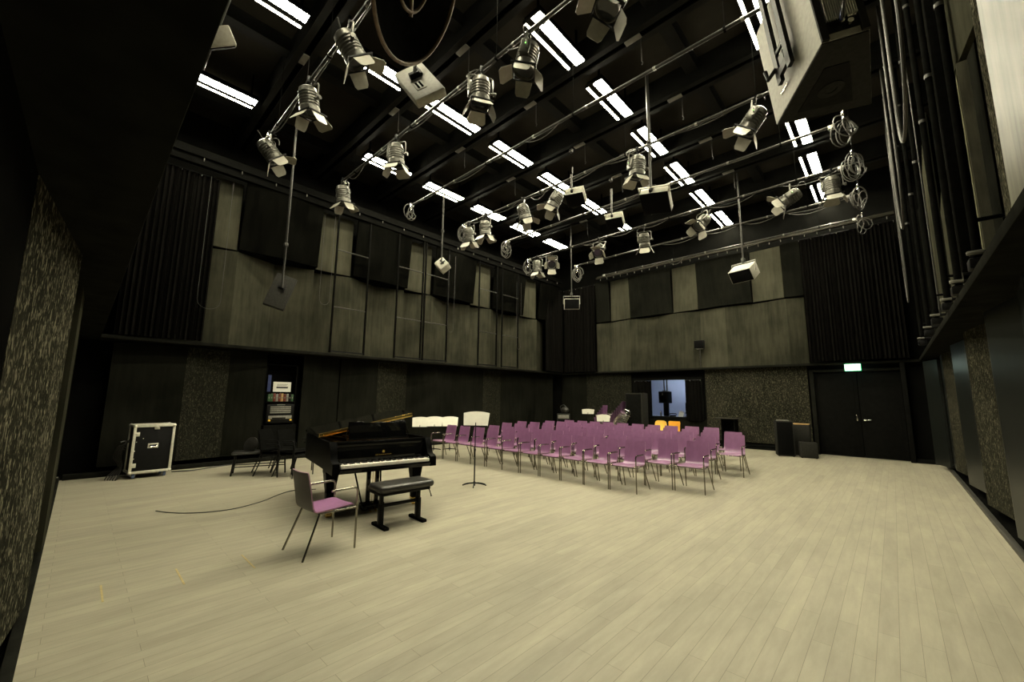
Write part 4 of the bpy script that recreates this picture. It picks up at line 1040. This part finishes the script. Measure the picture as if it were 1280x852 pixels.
# ------------------------------------------------------------------ hanging loudspeakers
def hung_speaker(label, ctr, u, n, lu, lw, th, pole=None, mm='grey_cab', plate=True, under=False, yoke=None):
    """u: one edge direction of the back face, n: the way the back face looks, lu/lw its size, th cabinet depth"""
    t = thing('hanging_loudspeaker', label, 'loudspeaker', ctr)
    n = Vector(n).normalized(); u = Vector(u); u = (u - n * u.dot(n)).normalized(); v = n.cross(u)
    T = Matrix((u, v, n)).transposed().to_4x4()
    MB().box((0, 0, -th / 2), (lu, lw, th), bev=.015, T=T).build('cabinet', mm, t)
    if under:
        sv = -1 if v.z > 0 else 1
        MB().box((0, sv * (lw / 2 + .004), -th / 2), (lu * .99, .014, th * .985), bev=.004, T=T).build('grille', 'grille', t)
    else: MB().box((0, 0, -th - .004), (lu * .94, lw * .92, .012), bev=.004, T=T).build('grille', 'grille', t)
    if plate:
        pl_ = MB().box((lu * .16, -lw * .1, .003), (.17, .11, .008), bev=.002, T=T).build('terminal_plate', 'grey_cab', t)
        MB().box((lu * .16, -lw * .1 - .02, .008), (.12, .022, .006), T=T).box((lu * .16, -lw * .1 + .022, .008), (.12, .022, .006), T=T).build('slots', 'black_wall', pl_)
    MB().box((-lu * .1, 0, .03), (.05, .14, .06), bev=.006, T=T).box((-lu * .1, .05, .05), (.16, .03, .03), bev=.004, T=T).build('bracket', 'black', t)
    p0 = T @ Vector((-lu * .1, 0, .05))
    if pole: MB().cyl((p0.x, p0.y, p0.z - .02), (p0.x, p0.y, pole - ctr[2]), .022, seg=10).cyl((p0.x + .03, p0.y, p0.z + .5), (p0.x + .03, p0.y, pole - ctr[2]), .008, seg=6).box((p0.x, p0.y, p0.z + .9), (.07, .07, .08), bev=.01).build('pole', 'pipe', t)
    if yoke:
        s = yoke
        MB().box((s * (lu / 2 + .012), 0, -th * .45), (.012, lw * .45, th * .9 + .1), bev=.004, T=T).box((0, 0, .06), (lu + .05, .04, .012), bev=.003, T=T).box((-s * (lu / 2 + .012), 0, -.0), (.012, .05, .14), bev=.003, T=T).build('yoke', mm, t)
    return t
hung_speaker('flat grey loudspeaker seen from its back, hung below the round black dish', (-3.47, 2.16, 4.96), (.608, .075, -.79), (.539, -.77, .342), .655, .345, .10, pole=7.6)
hung_speaker('flat dark grey loudspeaker on a long pole before the long wall', (-8.95, 2.59, 3.65), (.089, -.313, -.946), (.951, -.255, .174), .74, .39, .10, pole=7.6, mm='dark_cab', plate=False)
hung_speaker('small diamond-tilted loudspeaker on a pole before the ladder frames', (-8.98, 6.6, 5.28), (-.66, -.2, -.72), (.55, -.80, .25), .30, .32, .26, pole=7.6, plate=False)
hung_speaker('large grey loudspeaker hung on a long pole in the middle of the hall', (-2.80, 6.66, 5.26), (.95, -.10, .02), (.22, -.90, .50), .50, .17, .46, pole=7.6, plate=False, yoke=-1, under=True)
hung_speaker('grey box loudspeaker beside a spotlight on the fourth pipe', (-4.70, 6.93, 6.04), (.93, .32, .02), (.32, -.86, .42), .40, .20, .34, pole=6.4, plate=False, yoke=1, under=True)
hung_speaker('grey box loudspeaker hung alone on the fifth pipe', (-4.64, 8.56, 6.02), (.95, .28, .02), (.28, -.86, .42), .40, .20, .34, pole=6.7, plate=False, yoke=1, under=True)
def cab_speaker(label, loc, rz, tilt, w_, h, d, pole):
    t = thing('hanging_loudspeaker', label, 'loudspeaker', loc, rz)
    T = Matrix.Rotation(R(tilt), 4, 'X')
    MB().box((0, 0, 0), (w_, d, h), bev=.012, T=T).build('cabinet', 'grey_cab', t)
    MB().box((0, -d / 2 - .006, 0), (w_ * .94, .014, h * .92), bev=.004, T=T).build('grille', 'grille', t)
    MB().tube([(-w_ / 2 - .02, 0, 0), (-w_ / 2 - .02, 0, h * .5 + .10), (w_ / 2 + .02, 0, h * .5 + .10), (w_ / 2 + .02, 0, 0)], .014, 6).build('yoke', 'rack_silver', t)
    MB().cyl((0, 0, h * .5 + .09), (0, 0, pole - loc[2]), .020, seg=10).box((0, 0, h * .5 + .16), (.08, .08, .12), bev=.01).build('pole', 'pipe', t)
    return t
cab_speaker('loudspeaker on a pole in the far corner with a lit top edge', (-7.8, 11.28, 4.74), R(38), 10, .52, .36, .30, 7.6)
cab_speaker('loudspeaker on a pole before the back wall boards, tilted down', (-2.55, 11.52, 4.82), R(-14), 38, .56, .34, .40, 7.6)
# speaker peeping from behind the near gallery
tsp = hung_speaker('pale loudspeaker corner in the top corner near the bare grey pipe', (-5.75, .60, 6.0), (.7, 0, -.7), (.35, -.5, .6), .62, .46, .2, pole=7.6, plate=False, mm='grey_cab')
# big trapezoid cabinet close to the camera
bs = thing('trapezoid_loudspeaker', 'large trapezoid loudspeaker with finned amplifier back, close overhead', 'loudspeaker', (-.147, 3.258, 4.0))
bs.rotation_euler = (0, R(-6), 0)
poly = [(0, 0), (.251, .113), (.233, 1.03), (-.394, .70)]
MB().prism(poly, 0, .95).build('cabinet', 'grey_cab', bs, 0)
# dark bottom with recessed pole socket
ctr = Vector((.02, .50))
def sc_poly(s, off=(0, 0)): return [(ctr.x + (x - ctr.x) * s + off[0], ctr.y + (y - ctr.y) * s + off[1]) for x, y in poly]
MB().prism(sc_poly(.985), -.012, .002).build('bottom_plate', 'dark_cab', bs, 0)
rs = MB().prism(sc_poly(.56, (-.02, .04)), -.018, -.010).build('recess', 'recess_paint', bs, 0)
MB().lathe([(.085, -.020), (.085, -.026), (.04, -.026), (.035, -.012), (0, -.012)], 24, T=Matrix.Translation((.0, .54, 0))).build('pole_socket', 'dark_cab', rs)
# amplifier panel in the narrow back face
e0, e1_ = Vector((0, 0, 0)), Vector((.251, .113, 0)); dx = (e1_ - e0).normalized(); nb = Vector((dx.y, -dx.x, 0))
Tb = Matrix((dx, nb, Vector((0, 0, 1)))).transposed().to_4x4(); L0 = (e1_ - e0).length
MB().box((.022, .004, .475), (.044, .03, .95), T=Tb).box((L0 - .022, .004, .475), (.044, .03, .95), T=Tb).build('back_rails', 'dark_cab', bs)
amp = MB().box((L0 / 2, .002, .50), (L0 - .09, .010, .90), T=Tb).build('amplifier_panel', 'black', bs)
fn = MB()
for k in range(14): fn.box((.052 + k * (L0 - .104) / 13, .016, .24), (.005, .03, .20), T=Tb)
fn.build('heat_sink_fins', 'alu', amp)
MB().box((L0 / 2, .02, .41), (L0 * .55, .02, .12), bev=.004, T=Tb).build('label_plate', 'rack_silver', amp)
MB().cyl((L0 * .45, .01, .10), (L0 * .45, .04, .10), .018, T=Tb).cyl((L0 * .62, .01, .08), (L0 * .62, .04, .08), .018, T=Tb).box((L0 * .7, .012, .14), (.05, .02, .03), T=Tb).build('sockets', 'chrome', amp)
MB().tube([Tb @ Vector(q) for q in smooth_path([(L0 * .45, .05, .10), (L0 * .45, .09, .16), (L0 * .6, .07, .30), (L0 * .7, .06, .7)])], .010, 6).build('signal_cable', 'cable_black', amp)
MB().tube([Tb @ Vector(q) for q in smooth_path([(L0 * .45, .03, .10), (L0 * .44, .06, .13), (L0 * .52, .055, .19)])], .012, 6).build('blue_plug', 'blue', amp)
# yoke frame on the long side
s0, s1_ = Vector((0, 0, 0)), Vector((-.394, .70, 0)); dsd = (s1_ - s0).normalized(); ns = Vector((-dsd.y, -dsd.x * -1, 0)); ns = Vector((-dsd.y, dsd.x, 0))
if ns.x > 0: ns = -ns
Ts = Matrix((dsd, ns, Vector((0, 0, 1)))).transposed().to_4x4()
MB().box((.30, .05, .62), (.06, .03, .95), T=Ts).box((.48, .05, .62), (.06, .03, .95), T=Ts).box((.39, .05, .22), (.24, .03, .06), T=Ts).box((.39, .05, .40), (.24, .02, .03), T=Ts).box((.39, .03, .30), (.08, .06, .08), T=Ts).build('yoke_frame', 'black', bs)
MB().tube([Ts @ Vector(q) for q in [(.48, .07, .28), (.56, .10, .26), (.58, .10, .36)]], .016, 8).build('clamp_lever', 'black', bs)
MB().cyl((.0, .45, .9), (.0, .45, 3.6), .03).build('pole', 'pipe', bs)
MB().box((-.19, .34, 0), (.0, .0, .0)) if 0 else None
MB().box((.55, .004, .14), (.12, .008, .018), bev=.003, T=Ts).build('side_handle', 'chrome', bs)

# round dish overhead
dn = Vector((.663, .557, -.5)).normalized(); du = dn.orthogonal().normalized(); dv = dn.cross(du)
Td = Matrix((du, dv, dn)).transposed().to_4x4()
di = thing('round_dish_lamp', 'round black dish with brown rim hanging near the camera', 'lamp', (-1.763, 1.073, 3.865))
MB().lathe([(0, -.16), (.12, -.15), (.25, -.11), (.35, -.05), (.392, 0), (.375, -.01), (.33, -.045), (.24, -.095), (.12, -.13), (0, -.14)], 40, T=Td).build('dish', 'black_matte', di, 50)
MB().tube([Td @ Vector((.395 * math.cos(2 * PI * k / 48), .395 * math.sin(2 * PI * k / 48), 0)) for k in range(48)], .012, 8, closed=True).build('rim', 'rim_brown', di)

MB().tube([Td @ Vector((.135 * math.cos(2 * PI * k / 32), .135 * math.sin(2 * PI * k / 32), -.03)) for k in range(32)], .010, 8, closed=True).build('inner_ring', 'rim_brown', di)
q0 = Td.inverted() @ Vector((-.15, .05, -.10)); MB().tube([Td @ Vector(q) for q in [(q0.x * .85, q0.y * .85, -.03), (0, 0, -.05), (-q0.x * .85, -q0.y * .85, -.03)]], .012, 8).build('inner_arm', 'rim_brown', di)
bk_ = Td @ Vector((0, 0, -.15))
MB().cyl(bk_, (bk_.x, bk_.y, 3.75), .012, seg=8).ball(bk_, .04).build('hanger', 'black', di)

# hangers on the ceiling steel: small plate with a hook wire
ph_ = None
for r_, yb in enumerate((2.14, 3.97, 5.80, 7.63, 9.46, 11.29)):
    for c_, xb in enumerate((-2.70, -5.00, -7.28)):
        if r_ == 0 and c_ < 2: continue
        lab = 'small grey hook plate on the %s cross beam, %s from the exit door side' % (ORD[r_ + 1], ORD[c_])
        loc = (xb, yb, 7.602)
        if ph_ is None:
            ph_ = thing('hanger_plate', lab, 'hook plate', loc, 0, 'hook plates under the ceiling beams')
            MB().box((0, 0, -.012), (.28, .10, .022), bev=.004).build('plate', 'grey_plate', ph_)
            MB().tube([(.12, .05, -.02), (.12, .05, -.45), (.14, .05, -.49), (.12, .05, -.52)], .007, 6).build('hook_wire', 'pipe', ph_)
        else: copy_tree(ph_, loc, 0, lab)

# ------------------------------------------------------------------ conduits, cables and brackets along the near right wall
for i, (y, x, z0, z1) in enumerate(((5.0, .56, 2.72, 8.05), (6.1, .54, 2.72, 8.05), (7.1, .53, 2.72, 8.05), (8.3, .50, 2.72, 8.05), (9.6, .48, 2.72, 8.05), (11.2, .46, 2.72, 8.05))):
    t = thing('wall_conduit', 'black vertical pole clamped to the gallery ledge, %s along the exit-door side wall' % ORD[i], 'pole', (x + .06, y, z0), group='vertical poles along the exit-door side wall')
    MB().cyl((0, 0, 0), (0, 0, z1 - z0), .030, seg=12).build('tube', 'pole_black', t)
    if i == 0: MB().span((-.06, .30, 0), (.06, .42, z1 - z0), bev=.004).build('square_post', 'pole_black', t)
    if i in (1, 3): MB().cyl((.05, .16, .0), (.05, .16, z1 - z0), .008, seg=8).build('thin_conduit', 'cable_loop', t)
    MB().box((0, 0, -.035), (.12, .14, .09), bev=.01).build('foot_block', 'black', t)
    MB().box((.10, -.03, .05), (.30, .035, .035), bev=.004).build('bracket', 'black', t)
    MB().box((.1, .03, .35), (.25, .03, .03), bev=.003).build('bracket', 'black', t)
    MB().box((-.02, -.07, .05), (.10, .035, .03), bev=.006).build('clamp', 'grey_plate', t)
    for zz in (2.4, 4.1): MB().cyl((.0, 0, zz), (.0, 0, zz + .04), .034).build('clamp', 'cable_loop', t)
for lab, y0, y1, zb_, x_, r_ in (('heavy black cable loop hanging lowest before the wide drape', 9.5, 8.1, 4.35, .36, .016), ('cable loop hanging beside the trapezoid loudspeaker', 6.9, 5.0, 4.55, .36, .018), ('short cable loop hanging above the exit sign end', 11.6, 11.0, 3.55, .40, .013)):
    pts = [(x_, y0, 7.9), (x_, y0, zb_ + .75)] + bez((x_, y0, zb_ + .7), (x_, y0, zb_ - .25), (x_, y1, zb_ - .25), (x_, y1, zb_ + .7), 12) + [(x_, y1, 7.9)]
    tag(MB().tube(pts, r_, 8).build('hanging_cable', 'cable_loop'), lab, 'cable')
